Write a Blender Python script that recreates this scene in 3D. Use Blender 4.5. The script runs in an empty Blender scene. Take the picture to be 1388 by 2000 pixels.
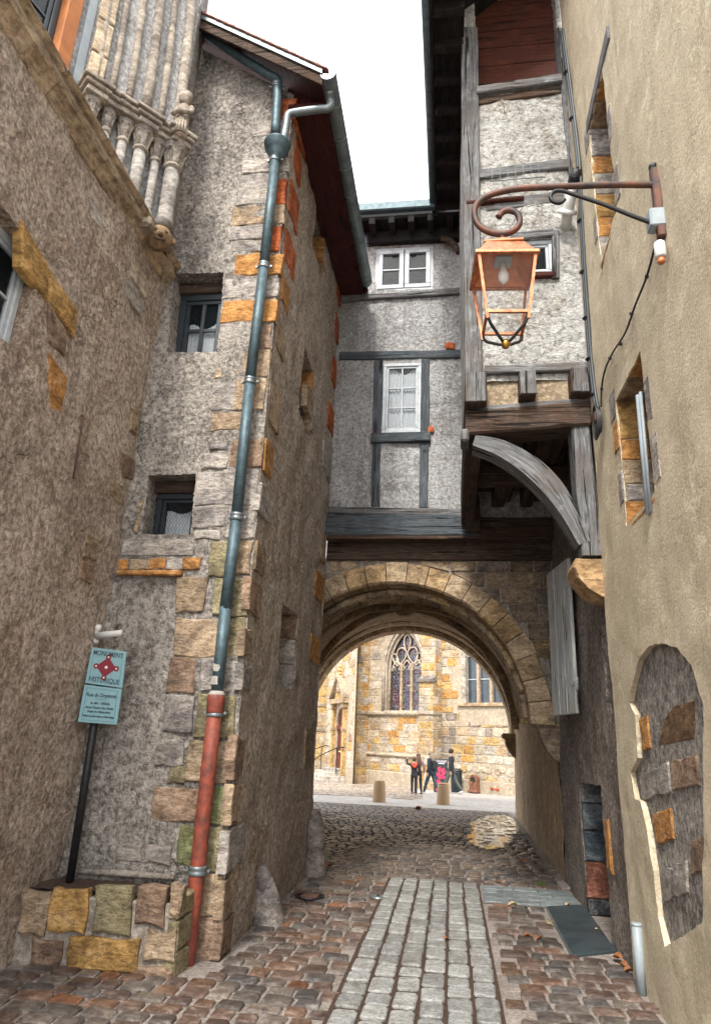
import bpy, bmesh, math, random
from mathutils import Vector, Matrix, noise
from mathutils.geometry import delaunay_2d_cdt
random.seed(7)
sc = bpy.context.scene
COL = sc.collection

# ------------------------------------------------------------------ camera
PPX, PPY, FOC, EYE = 694.0, 1000.0, 1335.0, 1.7        # in pixels of the 1388 x 2000 photograph
def _dir(px, py):
    return Vector(((px - PPX) / FOC, -(py - PPY) / FOC, -1.0))
_y = _dir(880, 1445).normalized()                       # alley direction
_z = _dir(860, -3000).normalized(); _z = (_z - _y * _y.dot(_z)).normalized()
_x = _y.cross(_z)
RM = Matrix((_x, _y, _z))                               # camera space -> world
cam_d = bpy.data.cameras.new('Camera'); cam = bpy.data.objects.new('Camera', cam_d); COL.objects.link(cam)
cam.matrix_world = Matrix.Translation((0, 0, EYE)) @ RM.to_4x4()
cam_d.sensor_fit = 'VERTICAL'; cam_d.sensor_height = 36.0; cam_d.lens = 36.0 * FOC / 2000.0
cam_d.clip_start = 0.05; cam_d.clip_end = 2000
sc.camera = cam
sc.cycles.max_bounces = 8; sc.cycles.diffuse_bounces = 4; sc.cycles.transparent_max_bounces = 6
sc.render.resolution_x, sc.render.resolution_y = 710, 1024

# ------------------------------------------------------------------ overcast sky, weak soft sun, exposure
SUN_EL, SUN_AZ = math.radians(50), math.radians(188)    # azimuth clockwise from +Y
w = bpy.data.worlds.new('World'); sc.world = w; w.use_nodes = True
nt = w.node_tree; nt.nodes.clear()
sky = nt.nodes.new('ShaderNodeTexSky'); sky.sky_type = 'NISHITA'; sky.sun_disc = False
sky.sun_elevation = SUN_EL; sky.sun_rotation = SUN_AZ; sky.dust_density = 4.0; sky.air_density = 1.0
mixw = nt.nodes.new('ShaderNodeMix'); mixw.data_type = 'RGBA'; mixw.inputs[0].default_value = 0.8
mixw.inputs[7].default_value = (9.2, 9.3, 9.5, 1)
bg = nt.nodes.new('ShaderNodeBackground'); bg.inputs[1].default_value = 0.11
ow = nt.nodes.new('ShaderNodeOutputWorld')
nt.links.new(sky.outputs[0], mixw.inputs[6]); nt.links.new(mixw.outputs[2], bg.inputs[0]); nt.links.new(bg.outputs[0], ow.inputs[0])
sd = bpy.data.lights.new('Sun', 'SUN'); sd.energy = 1.5; sd.angle = math.radians(10); sd.color = (1, .95, .87)
so = bpy.data.objects.new('Sun', sd); COL.objects.link(so)
sdir = Vector((math.sin(SUN_AZ) * math.cos(SUN_EL), math.cos(SUN_AZ) * math.cos(SUN_EL), math.sin(SUN_EL)))
so.rotation_euler = sdir.to_track_quat('Z', 'Y').to_euler()
vs = sc.view_settings
vs.view_transform = 'Standard'; vs.look = 'None'; vs.gamma = 1; vs.use_curve_mapping = False; vs.exposure = 1.9

# ------------------------------------------------------------------ picking points
def ray(px, py): return RM @ _dir(px, py)
CAMP = Vector((0, 0, EYE))
def ground_z(y): return 0.0 if y <= 10 else -0.02 * (y - 10)
def at_y(px, py, y): r = ray(px, py); return CAMP + r * (y / r.y)
def at_x(px, py, x): r = ray(px, py); return CAMP + r * (x / r.x)
def at_z(px, py, z): r = ray(px, py); return CAMP + r * ((z - EYE) / r.z)
def on_ground(px, py):
    p = at_z(px, py, 0)
    if p.y <= 10: return p
    r = ray(px, py); return CAMP + r * (-1.5 / (r.z + 0.02 * r.y))
class Frame:
    """a plane: origin, u, v in the plane, n out of it towards the viewer"""
    def __init__(s, o, u, v, n): s.o, s.u, s.v, s.n = Vector(o), Vector(u).normalized(), Vector(v).normalized(), Vector(n).normalized()
    def uv(s, px, py):
        r = ray(px, py); t = (s.o - CAMP).dot(s.n) / r.dot(s.n); d = CAMP + r * t - s.o
        return (d.dot(s.u), d.dot(s.v))
    def pt(s, u, v, w=0.0): return s.o + s.u * u + s.v * v + s.n * w
    def uvs(s, pts): return [s.uv(*p) for p in pts]
    def rect(s, x0, y0, x1, y1):
        xm, ym = (x0 + x1) / 2, (y0 + y1) / 2
        a, b = s.uv(x0, ym)[0], s.uv(x1, ym)[0]; c, d = s.uv(xm, y1)[1], s.uv(xm, y0)[1]
        return (min(a, b), min(c, d), max(a, b), max(c, d))
    def off(s, w): return Frame(s.o + s.n * w, s.u, s.v, s.n)
frA = Frame((-3.2, 0, 0.74), (0, 1, 0), (0.17, 0, 5.67), (5.67, 0, -0.17))
frB = Frame((0, 5.95, 0), (1, 0, 0), (0, 0, 1), (0, -1, 0))
frC = Frame((-1.8, 0, 0), (0, 1, 0), (0, 0, 1), (1, 0, 0))
frD = Frame((0, 9.55, 0), (1, 0, 0), (0, 0, 1), (0, -1, 0))
frS = Frame((0, 9.75, 0), (1, 0, 0), (0, 0, 1), (0, -1, 0))
frT = Frame((0, 6.35, 0), (1, 0, 0), (0, 0, 1), (0, -1, 0))
frF = Frame((1.43, 0, 0), (0, 1, 0), (0, 0, 1), (-1, 0, 0))
frE = Frame((1.38, 0, 0), (0, 1, 0), (0, 0, 1), (-1, 0, 0))

# ------------------------------------------------------------------ materials
def lin(r, g, b):
    f = lambda c: (c / 255 / 12.92) if c <= 10 else ((c / 255 + .055) / 1.055) ** 2.4
    return (f(r), f(g), f(b), 1)
class NT:
    def __init__(s, name):
        s.m = bpy.data.materials.new(name); s.m.use_nodes = True; s.t = s.m.node_tree; s.t.nodes.clear()
        s.out = s.n('ShaderNodeOutputMaterial'); s.b = s.n('ShaderNodeBsdfPrincipled'); s.l(s.b.outputs[0], s.out.inputs[0])
        s.pos = s.n('ShaderNodeNewGeometry').outputs['Position']
    def n(s, k): return s.t.nodes.new(k)
    def l(s, a, b): s.t.links.new(a, b)
    def noise(s, scale, detail=4, rough=.6, stretch=None, dist=0.0):
        x = s.n('ShaderNodeTexNoise'); x.inputs['Scale'].default_value = scale; x.inputs['Detail'].default_value = detail
        x.inputs['Roughness'].default_value = rough; x.inputs['Distortion'].default_value = dist
        src = s.pos
        if stretch:
            mp = s.n('ShaderNodeMapping'); mp.inputs['Scale'].default_value = stretch; s.l(src, mp.inputs[0]); src = mp.outputs[0]
        s.l(src, x.inputs['Vector']); return x.outputs[0]
    def ramp(s, v, a, b, ca=(0, 0, 0, 1), cb=(1, 1, 1, 1)):
        r = s.n('ShaderNodeValToRGB'); e = r.color_ramp.elements
        e[0].position, e[1].position = a, b; e[0].color, e[1].color = ca, cb
        s.l(v, r.inputs[0]); return r.outputs[0]
    def mix(s, f, a, b, mode='MIX'):
        x = s.n('ShaderNodeMix'); x.data_type = 'RGBA'; x.blend_type = mode
        for v, i in ((f, 0), (a, 6), (b, 7)):
            if hasattr(v, 'links'): s.l(v, x.inputs[i])
            else: x.inputs[i].default_value = v
        return x.outputs[2]
    def math(s, op, a, b=0.0):
        x = s.n('ShaderNodeMath'); x.operation = op
        for v, i in ((a, 0), (b, 1)):
            if hasattr(v, 'links'): s.l(v, x.inputs[i])
            else: x.inputs[i].default_value = v
        return x.outputs[0]
    def bump(s, h, strength=.5, dist=.02):
        x = s.n('ShaderNodeBump'); x.inputs['Strength'].default_value = strength; x.inputs['Distance'].default_value = dist
        s.l(h, x.inputs['Height']); s.l(x.outputs[0], s.b.inputs['Normal'])
    def col(s, c):
        i = s.b.inputs['Base Color']
        if hasattr(c, 'links'): s.l(c, i)
        else: i.default_value = c
    def set(s, **k):
        for a, v in k.items(): s.b.inputs[a.replace('_', ' ')].default_value = v
        return s
def plaster(name, c1, c2, dirt, stain, grain=38, bumpd=.035, speck=.55, pit=(.36, .56), streak=.5):
    """rough render: patches, damp streaks, trowel ridges and a clumped coarse grain"""
    m = NT(name)
    base = m.mix(m.ramp(m.noise(.75, 5, .68, None, 1.0), .42, .58), c1, c2)
    base = m.mix(m.math('MULTIPLY', m.ramp(m.noise(2.6, 5, .72, (1, 1, .8), .9), .50, .64), .7), base, stain)
    base = m.mix(m.math('MULTIPLY', m.ramp(m.noise(1.5, 4, .7, (2.6, 2.6, .22), .4), .52, .68), streak), base, tuple(x * .62 for x in stain[:3]) + (1,))
    pale = tuple(min(.8, x * 1.45) for x in c1[:3]) + (1,)
    base = m.mix(m.math('MULTIPLY', m.ramp(m.noise(4.5, 4, .7, (1, 1, 1.2), .5), .56, .66), .5), base, pale)
    g1 = m.noise(grain * .68, 5, .74, (1, 1, .9), .3); tr = m.noise(6, 4, .7, (.8, .8, 1.5), .6); g2 = m.noise(grain * 2.6, 2, .6)
    base = m.mix(m.math('MULTIPLY', m.ramp(g1, pit[0] + .04, pit[1] - .04, (1, 1, 1, 1), (0, 0, 0, 1)), speck), base, dirt)
    base = m.mix(m.math('MULTIPLY', m.ramp(g1, .54, .66), .6), base, tuple(min(.85, x * 1.55) for x in c1[:3]) + (1,))
    cr = m.n('ShaderNodeTexVoronoi'); cr.feature = 'DISTANCE_TO_EDGE'; cr.inputs['Scale'].default_value = .55
    wv = m.n('ShaderNodeVectorMath'); wv.operation = 'ADD'; nz = m.n('ShaderNodeTexNoise'); nz.inputs['Scale'].default_value = 2.5; nz.inputs['Detail'].default_value = 3; m.l(m.pos, nz.inputs['Vector']); m.l(m.pos, wv.inputs[0]); m.l(nz.outputs['Color'], wv.inputs[1]); m.l(wv.outputs[0], cr.inputs['Vector'])
    crk = m.math('MULTIPLY', m.ramp(cr.outputs['Distance'], .0, .006, (1, 1, 1, 1), (0, 0, 0, 1)), m.ramp(m.noise(.9, 3), .5, .6))
    base = m.mix(m.math('MULTIPLY', crk, .6), base, dirt)
    m.col(base); h = m.math('ADD', m.math('ADD', g1, m.math('MULTIPLY', g2, .22)), m.math('SUBTRACT', m.math('MULTIPLY', tr, .9), m.math('MULTIPLY', crk, .5)))
    m.bump(h, .9, bumpd); m.set(Roughness=.95); m.b.inputs['Specular IOR Level'].default_value = .12
    return m.m
def stone_mat(name, attr=False, rough=.9, bumpd=.02, scale=14, spec=.2, varv=.55, wet=False):
    m = NT(name)
    if attr:
        a = m.n('ShaderNodeVertexColor'); a.layer_name = 'Col'; oc = a.outputs[0]
    else: oc = m.n('ShaderNodeObjectInfo').outputs['Color']
    n1 = m.noise(scale * .3, 4, .68, None, .8); n2 = m.noise(scale * 1.3, 5, .74, (1, 1, 1.9), .6); n3 = m.noise(scale * 5, 2, .65); n4 = m.noise(scale * .55, 4, .7, (.7, .7, 2.4), .5)
    c = m.mix(1.0, oc, m.ramp(n1, .34, .66, (1 - varv, 1 - varv, 1 - varv * .9, 1), (1 + varv * .45, 1 + varv * .45, 1 + varv * .45, 1)), 'MULTIPLY')
    c = m.mix(1.0, c, m.ramp(n4, .38, .62, (.78, .74, .70, 1), (1.12, 1.12, 1.12, 1)), 'MULTIPLY')
    c = m.mix(m.math('MULTIPLY', m.ramp(n1, .56, .68), .35), c, (.30, .285, .265, 1))
    c = m.mix(1.0, c, m.ramp(n2, .36, .58, (.52, .50, .49, 1), (1.15, 1.13, 1.1, 1)), 'MULTIPLY')
    m.col(c); m.bump(m.math('ADD', m.math('ADD', n2, m.math('MULTIPLY', n4, .7)), m.math('MULTIPLY', n3, .35)), .9, bumpd)
    m.set(Roughness=rough); m.b.inputs['Specular IOR Level'].default_value = spec
    if wet:
        m.l(m.ramp(m.noise(1.1, 3, .5), .38, .62, (.24, .24, .24, 1), (.55, .55, .55, 1)), m.b.inputs['Roughness'])
    return m.m
def wood(name, axis, c1, c2, c3, rough=.85):
    m = NT(name); st = [16, 16, 16]; st[axis] = 1.3
    g = m.noise(1.9, 5, .72, tuple(st), 1.1); big = m.noise(2.1, 4, .68, None, .6); fine = m.noise(4.5, 4, .7, tuple(st), .4)
    st2 = [19, 19, 19]; st2[axis] = .7
    cr = m.noise(1.2, 4, .6, tuple(st2), 1.0)
    c = m.mix(m.ramp(g, .36, .64), c1, c2)
    c = m.mix(m.math('MULTIPLY', m.ramp(big, .46, .60), .75), c, c3)
    c = m.mix(m.math('MULTIPLY', m.ramp(m.noise(5, 5, .7), .58, .7), .5), c, tuple(min(1, x * 1.5) for x in c2[:3]) + (1,))
    c = m.mix(m.math('MULTIPLY', m.ramp(fine, .3, .5, (1, 1, 1, 1), (0, 0, 0, 1)), .5), c, tuple(x * .4 for x in c1[:3]) + (1,))
    kn = m.n('ShaderNodeTexVoronoi'); kn.inputs['Scale'].default_value = 2.3; m.l(m.pos, kn.inputs['Vector'])
    c = m.mix(m.math('MULTIPLY', m.ramp(kn.outputs['Distance'], .05, .10, (1, 1, 1, 1), (0, 0, 0, 1)), .7), c, (.02, .017, .015, 1))
    split = m.ramp(cr, .37, .405, (1, 1, 1, 1), (0, 0, 0, 1))
    c = m.mix(m.math('MULTIPLY', split, .9), c, (.010, .009, .008, 1))
    m.col(c); m.bump(m.math('SUBTRACT', m.math('ADD', g, m.math('MULTIPLY', fine, .5)), m.math('MULTIPLY', split, .9)), .9, .018); m.set(Roughness=rough)
    m.b.inputs['Specular IOR Level'].default_value = .15
    return m.m
def plain(name, c, rough=.5, metal=0.0, var=.3, scale=9, bumpd=.0, c2=None, spec=.5):
    m = NT(name); n = m.noise(scale, 5, .65, None, .3)
    d = c2 or tuple(x * (1 - var) for x in c[:3]) + (1,)
    m.col(m.mix(m.ramp(n, .35, .68), d, c)); m.set(Roughness=rough, Metallic=metal); m.b.inputs['Specular IOR Level'].default_value = spec
    if bumpd: m.bump(m.noise(scale * 4, 4, .6), .6, bumpd)
    return m.m
def glass(name, tint=(.02, .03, .035, 1), rough=.04):
    m = NT(name); m.col(tint); m.set(Roughness=rough, Alpha=.2); m.b.inputs['Specular IOR Level'].default_value = .8
    m.bump(m.noise(3, 2, .5), .15, .02)
    return m.m
M = {}
M['plA'] = plaster('roughcast_brown', (.51, .42, .345, 1), (.41, .335, .275, 1), (.11, .083, .066, 1), (.29, .205, .145, 1), 36, .055, .65)
M['plB'] = plaster('roughcast_grey', (.41, .375, .335, 1), (.30, .275, .25, 1), (.055, .048, .042, 1), (.18, .16, .14, 1), 38, .05, .66)
M['plC'] = plaster('roughcast_taupe', (.52, .44, .365, 1), (.42, .35, .29, 1), (.11, .083, .066, 1), (.30, .215, .15, 1), 38, .05, .65)
M['plD'] = plaster('render_cool_grey', (.43, .43, .43, 1), (.35, .35, .35, 1), (.09, .085, .083, 1), (.24, .22, .20, 1), 34, .045, .48)
M['plT'] = plaster('render_whitish', (.48, .475, .455, 1), (.39, .385, .37, 1), (.12, .115, .11, 1), (.31, .27, .215, 1), 26, .07, .7, (.34, .52))
M['plE'] = plaster('render_ochre', (.60, .515, .38, 1), (.53, .45, .325, 1), (.25, .20, .14, 1), (.44, .365, .255, 1), 80, .011, .5, (.33, .5), .4)
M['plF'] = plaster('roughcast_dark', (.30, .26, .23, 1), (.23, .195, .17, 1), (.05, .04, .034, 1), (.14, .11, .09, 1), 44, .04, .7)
M['plP'] = plaster('passage_render', (.46, .345, .225, 1), (.37, .27, .175, 1), (.12, .085, .055, 1), (.22, .155, .10, 1), 20, .02, .45)
M['vault'] = plaster('vault_render', (.54, .42, .285, 1), (.46, .35, .235, 1), (.12, .085, .055, 1), (.2, .145, .095, 1), 14, .02, .4)
M['stone'] = stone_mat('stone_block')
M['stone_a'] = stone_mat('stone_joined', attr=True)
M['church'] = stone_mat('church_stone', rough=.85, bumpd=.02, scale=5, varv=.3)
M['church_a'] = stone_mat('church_stone_joined', attr=True, rough=.85, bumpd=.02, scale=5, varv=.3)
M['cobble'] = stone_mat('cobble_stone', rough=.5, bumpd=.012, scale=22, spec=.5, varv=.5, wet=True)
M['cobble_a'] = stone_mat('cobble_joined', attr=True, rough=.5, bumpd=.012, scale=22, spec=.5, varv=.5, wet=True)
M['sett'] = stone_mat('granite_sett', rough=.6, bumpd=.008, scale=30, spec=.4, varv=.25)
M['smooth_stone'] = stone_mat('carved_stone', rough=.85, bumpd=.012, scale=9, varv=.45)
M['joint'] = plaster('street_mortar', (.29, .255, .23, 1), (.23, .20, .18, 1), (.09, .075, .065, 1), (.15, .125, .105, 1), 55, .012, .5)
M['churchmortar'] = plaster('church_mortar', (.40, .335, .25, 1), (.35, .29, .215, 1), (.22, .175, .125, 1), (.3, .245, .175, 1), 14, .01, .3)
M['pave'] = plaster('pale_concrete', (.36, .34, .315, 1), (.31, .29, .27, 1), (.2, .18, .16, 1), (.25, .23, .205, 1), 14, .006, .25)
M['mortar'] = plaster('wall_mortar', (.34, .30, .26, 1), (.28, .245, .21, 1), (.10, .085, .07, 1), (.17, .145, .115, 1), 30, .02, .5)
for ax, s in enumerate('xyz'):
    M['wood' + s] = wood('weathered_oak_' + s, ax, (.075, .08, .088, 1), (.25, .25, .25, 1), (.13, .115, .105, 1))
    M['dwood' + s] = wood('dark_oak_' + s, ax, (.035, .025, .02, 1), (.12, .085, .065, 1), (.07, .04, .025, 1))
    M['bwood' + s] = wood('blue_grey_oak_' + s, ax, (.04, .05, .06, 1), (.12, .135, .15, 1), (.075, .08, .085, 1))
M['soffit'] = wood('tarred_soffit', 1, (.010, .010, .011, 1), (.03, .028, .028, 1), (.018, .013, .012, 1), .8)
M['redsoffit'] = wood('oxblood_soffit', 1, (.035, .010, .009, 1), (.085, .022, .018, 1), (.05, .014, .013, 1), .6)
M['redboard'] = wood('mahogany_board', 0, (.055, .017, .011, 1), (.10, .03, .018, 1), (.06, .018, .012, 1), .6)
M['zinc'] = plain('zinc', (.23, .27, .285, 1), .42, .55, .45, 6, .002)
M['bluezinc'] = plain('painted_zinc', (.085, .14, .165, 1), .52, .3, .4, 16, .004, (.04, .062, .072, 1))
M['rustiron'] = plain('rust_red_iron', (.30, .06, .03, 1), .65, .1, .6, 13, .006, (.10, .03, .022, 1))
M['iron'] = plain('black_iron', (.03, .03, .033, 1), .5, .4, .5, 12, .002)
M['rustybar'] = plain('rusty_bar', (.17, .06, .03, 1), .6, .3, .6, 7, .003, (.035, .032, .034, 1))
M['copper'] = plain('copper_paint', (.62, .25, .12, 1), .38, .45, .35, 26, .004, (.24, .085, .045, 1))
M['copperin'] = plain('copper_inner', (.62, .21, .075, 1), .5, .1, .35, 12, .001)
M['brass'] = plain('brass', (.5, .27, .06, 1), .3, .8, .4, 20)
M['tile'] = plain('clay_tile', (.27, .11, .075, 1), .85, 0, .5, 12, .004)
M['white'] = plain('white_paint', (.46, .50, .53, 1), .55, 0, .3, 12)
M['bluewhite'] = wood('shutter_boards', 2, (.36, .40, .42, 1), (.58, .60, .60, 1), (.48, .47, .43, 1), .7)
M['navy'] = plain('dark_blue_paint', (.018, .028, .036, 1), .45, 0, .4, 9)
M['orangepaint'] = plain('orange_stone_paint', (.44, .155, .045, 1), .8, 0, .35, 6, .004)
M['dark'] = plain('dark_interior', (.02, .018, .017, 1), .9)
M['curtain'] = plain('net_curtain', (.72, .78, .83, 1), .9, 0, .2, 30)
M['green_curtain'] = plain('green_curtain', (.16, .2, .14, 1), .9, 0, .3, 30)
M['glass'] = glass('window_glass'); M['clear'] = glass('lamp_glass', (.6, .6, .6, 1)); M['clear'].node_tree.nodes['Principled BSDF'].inputs['Alpha'].default_value = .03
M['cement'] = plain('cement_grey', (.36, .34, .31, 1), .9, 0, .3, 14, .004)
M['plJ'] = plaster('jetty_infill_render', (.40, .32, .22, 1), (.33, .26, .18, 1), (.12, .09, .065, 1), (.24, .18, .12, 1), 34, .03, .5)
M['pvc'] = plain('white_pvc', (.66, .66, .64, 1), .4, 0, .12)
M['cable'] = plain('black_cable', (.012, .013, .015, 1), .5)
M['cableblue'] = plain('dark_conduit', (.03, .04, .048, 1), .5)
M['greybox'] = plain('grey_plastic', (.30, .35, .38, 1), .5, 0, .2)
M['slate'] = plain('wet_bluestone', (.045, .065, .075, 1), .35, 0, .45, 4, .01)
M['soil'] = plain('planter_soil', (.075, .04, .025, 1), .95, 0, .6, 30, .03)
M['leaf'] = plain('dead_leaf', (.28, .10, .03, 1), .8, 0, .5, 40)
M['leafpale'] = plain('pale_leaf', (.46, .36, .2, 1), .8, 0, .4, 40)
M['moss'] = plain('moss', (.07, .09, .015, 1), .95, 0, .5, 40, .01)
M['signblue'] = plain('sign_enamel', (.22, .40, .44, 1), .5, 0, .12, 20)
M['signred'] = plain('emblem_red', (.22, .012, .025, 1), .5, 0, .2)
M['ink'] = plain('ink', (.015, .02, .024, 1), .6)
M['signwhite'] = plain('print_white', (.75, .72, .74, 1), .5, 0, .1)
M['magenta'] = plain('print_red', (.62, .03, .10, 1), .5, 0, .2, 4)
M['doorwood'] = wood('church_door', 2, (.10, .022, .012, 1), (.17, .042, .022, 1), (.07, .02, .012, 1), .6)
M['puddle'] = plain('puddle_water', (.05, .055, .06, 1), .03, 0, .1)
M['stained'] = None

# ------------------------------------------------------------------ mesh helpers
def tag(o, label=None, cat=None, group=None, kind=None):
    if label: o['label'] = label
    if cat: o['category'] = cat
    if group: o['group'] = group
    if kind: o['kind'] = kind
    return o
def thing(name, label, cat, loc=(0, 0, 0), group=None):
    o = bpy.data.objects.new(name, None); COL.objects.link(o); o.location = loc; o.empty_display_size = .2
    return tag(o, label, cat, group)
def put(o, parent):
    COL.objects.link(o)
    if parent is not None:
        o.parent = parent
        if parent.type == 'EMPTY': o.matrix_parent_inverse = Matrix.Translation(-parent.location)
    return o
def mesh(name, v, f, mat, parent=None, smooth=False, color=None, kind=None, label=None):
    me = bpy.data.meshes.new(name); me.from_pydata([tuple(p) for p in v], [], f); me.update()
    if smooth: me.polygons.foreach_set('use_smooth', [True] * len(me.polygons))
    if mat: me.materials.append(M[mat] if isinstance(mat, str) else mat)
    o = bpy.data.objects.new(name, me)
    if color: o.color = (*color[:3], 1)
    if kind: o['kind'] = kind
    if label: o['label'] = label
    return put(o, parent)
class Acc:
    """collects several shapes into one mesh"""
    def __init__(s): s.v, s.f, s.c = [], [], []
    def add(s, v, f, c=None):
        k = len(s.v); s.v += [tuple(p) for p in v]; s.f += [tuple(i + k for i in q) for q in f]
        if c: s.c += [c] * len(v)
        return s
    def obj(s, name, mat, parent=None, **k):
        o = mesh(name, s.v, s.f, mat, parent, **k)
        if s.c:
            a = o.data.color_attributes.new('Col', 'FLOAT_COLOR', 'POINT')
            a.data.foreach_set('color', [x for c in s.c for x in (*c[:3], 1)])
        return o
def hexa(c, bev=.012, jit=0.0):
    """c: 8 corners, bottom/back loop 0-3 then top/front loop 4-7; returns a bevelled block"""
    bm = bmesh.new(); vs_ = []
    for p in c:
        p = Vector(p)
        if jit: p = p + Vector((random.uniform(-jit, jit), random.uniform(-jit, jit), random.uniform(-jit, jit)))
        vs_.append(bm.verts.new(p))
    for q in ((3, 2, 1, 0), (4, 5, 6, 7), (0, 1, 5, 4), (1, 2, 6, 5), (2, 3, 7, 6), (3, 0, 4, 7)): bm.faces.new([vs_[i] for i in q])
    bmesh.ops.recalc_face_normals(bm, faces=bm.faces)
    if bev: bmesh.ops.bevel(bm, geom=list(bm.edges), offset=bev, segments=1, affect='EDGES', clamp_overlap=True)
    bm.verts.index_update()
    v = [x.co.copy() for x in bm.verts]; f = [[x.index for x in q.verts] for q in bm.faces]; bm.free()
    return v, f
def box(x0, y0, z0, x1, y1, z1, bev=.008, jit=0.0):
    return hexa([(x0, y0, z0), (x1, y0, z0), (x1, y1, z0), (x0, y1, z0), (x0, y0, z1), (x1, y0, z1), (x1, y1, z1), (x0, y1, z1)], bev, jit)
def fbox(fr, u0, v0, u1, v1, w0, w1, bev=.008, jit=0.0):
    return hexa([fr.pt(*q, w0) for q in ((u0, v0), (u1, v0), (u1, v1), (u0, v1))] + [fr.pt(*q, w1) for q in ((u0, v0), (u1, v0), (u1, v1), (u0, v1))], bev, jit)
def fquad(fr, q, w0, w1, bev=.01, jit=0.0):
    return hexa([fr.pt(*p, w0) for p in q] + [fr.pt(*p, w1) for p in q], bev, jit)
def tube_vf(pts, r, seg=10, cap=True):
    pts = [Vector(p) for p in pts]; n = len(pts); v, f = [], []
    rr = r if isinstance(r, (list, tuple)) else [r] * n
    up = None
    for i, p in enumerate(pts):
        d = (pts[min(i + 1, n - 1)] - pts[max(i - 1, 0)]).normalized()
        if up is None: a = d.orthogonal().normalized()
        else: a = (up - d * up.dot(d)).normalized()
        up = a; b = d.cross(a)
        for k in range(seg):
            t = 2 * math.pi * k / seg; v.append(p + (a * math.cos(t) + b * math.sin(t)) * rr[i])
    for i in range(n - 1):
        for k in range(seg):
            k2 = (k + 1) % seg; f.append((i * seg + k, i * seg + k2, (i + 1) * seg + k2, (i + 1) * seg + k))
    if cap: f.append(tuple(range(seg - 1, -1, -1))); f.append(tuple((n - 1) * seg + k for k in range(seg)))
    return v, f
def lathe_vf(c, prof, seg=16, axis=(0, 0, 1)):
    c = Vector(c); ax = Vector(axis).normalized(); a = ax.orthogonal().normalized(); b = ax.cross(a); v, f = [], []
    for r, h in prof:
        for k in range(seg):
            t = 2 * math.pi * k / seg; v.append(c + ax * h + (a * math.cos(t) + b * math.sin(t)) * r)
    for i in range(len(prof) - 1):
        for k in range(seg):
            k2 = (k + 1) % seg; f.append((i * seg + k, i * seg + k2, (i + 1) * seg + k2, (i + 1) * seg + k))
    f.append(tuple(range(seg - 1, -1, -1))); f.append(tuple((len(prof) - 1) * seg + k for k in range(seg)))
    return v, f
def spline(pts, n=8):
    pts = [Vector(p) for p in pts]; out = []
    for i in range(len(pts) - 1):
        p0, p1, p2, p3 = pts[max(i - 1, 0)], pts[i], pts[i + 1], pts[min(i + 2, len(pts) - 1)]
        for k in range(n):
            t = k / n
            out.append(.5 * ((2 * p1) + (p2 - p0) * t + (2 * p0 - 5 * p1 + 4 * p2 - p3) * t * t + (3 * p1 - p0 - 3 * p2 + p3) * t ** 3))
    out.append(pts[-1]); return out
def inside(p, poly):
    x, y = p; r = False; j = len(poly) - 1
    for i in range(len(poly)):
        if (poly[i][1] > y) != (poly[j][1] > y) and x < (poly[j][0] - poly[i][0]) * (y - poly[i][1]) / (poly[j][1] - poly[i][1] + 1e-12) + poly[i][0]: r = not r
        j = i
    return r
def dense(poly, step, jit=0.0):
    out = []
    for i in range(len(poly)):
        a, b = Vector(poly[i]), Vector(poly[(i + 1) % len(poly)]); n = max(1, int((b - a).length / step))
        for k in range(n):
            p = a.lerp(b, k / n)
            if jit and k: p = p + Vector((random.uniform(-jit, jit), random.uniform(-jit, jit)))
            out.append((p.x, p.y))
    return out
def wall(name, fr, outer, holes, mat, parent, step=.14, amp=.012, reveal=.25, kind=None, jit=.008, revmat=None, nsc=1.6, reveals=None):
    """a wall face with real openings: a fine uneven sheet plus the sides of each opening"""
    O = dense(outer, step); H = [dense(h, step * .5, jit) for h in holes]
    pts = []; edges = []
    for loop in [O] + H:
        k = len(pts); pts += loop; edges += [(k + i, k + (i + 1) % len(loop)) for i in range(len(loop))]
    us = [p[0] for p in O]; vs2 = [p[1] for p in O]; rng = random.Random(3)
    y = min(vs2) + step / 2
    while y < max(vs2):
        x = min(us) + step / 2
        while x < max(us):
            p = (x + rng.uniform(-.3, .3) * step, y + rng.uniform(-.3, .3) * step)
            if inside(p, O) and not any(inside(p, h) for h in H): pts.append(p)
            x += step
        y += step
    v2, e2, f2, ov, _, _ = delaunay_2d_cdt([Vector(p) for p in pts], edges, [], 0, 1e-5)
    def disp(u, v):
        return amp * (noise.fractal(Vector((u * nsc, v * nsc, fr.o.x + fr.o.y)), 1.0, 2.0, 3) + .45 * noise.noise(Vector((u * 7, v * 7, 3.3))) + .28 * noise.noise(Vector((u * 17, v * 17, 8.1))))
    V = [fr.pt(p.x, p.y, disp(p.x, p.y)) for p in v2]; Fc = []
    flip = fr.u.cross(fr.v).dot(fr.n) < 0
    for t in f2:
        c = ((v2[t[0]].x + v2[t[1]].x + v2[t[2]].x) / 3, (v2[t[0]].y + v2[t[1]].y + v2[t[2]].y) / 3)
        if inside(c, O) and not any(inside(c, h) for h in H): Fc.append(tuple(reversed(t)) if flip else tuple(t))
    o = mesh(name, V, Fc, mat, parent, smooth=True, kind=kind)
    for i, h in enumerate(H):
        d = reveals[i] if reveals else reveal
        if d <= 0: continue
        n = len(h); rv = [fr.pt(a, b, disp(a, b)) for a, b in h] + [fr.pt(a, b, -d) for a, b in h]
        mesh('reveal', rv, [(k, (k + 1) % n, n + (k + 1) % n, n + k) for k in range(n)], revmat or mat, o if parent is not None else None)
    return o
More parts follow.
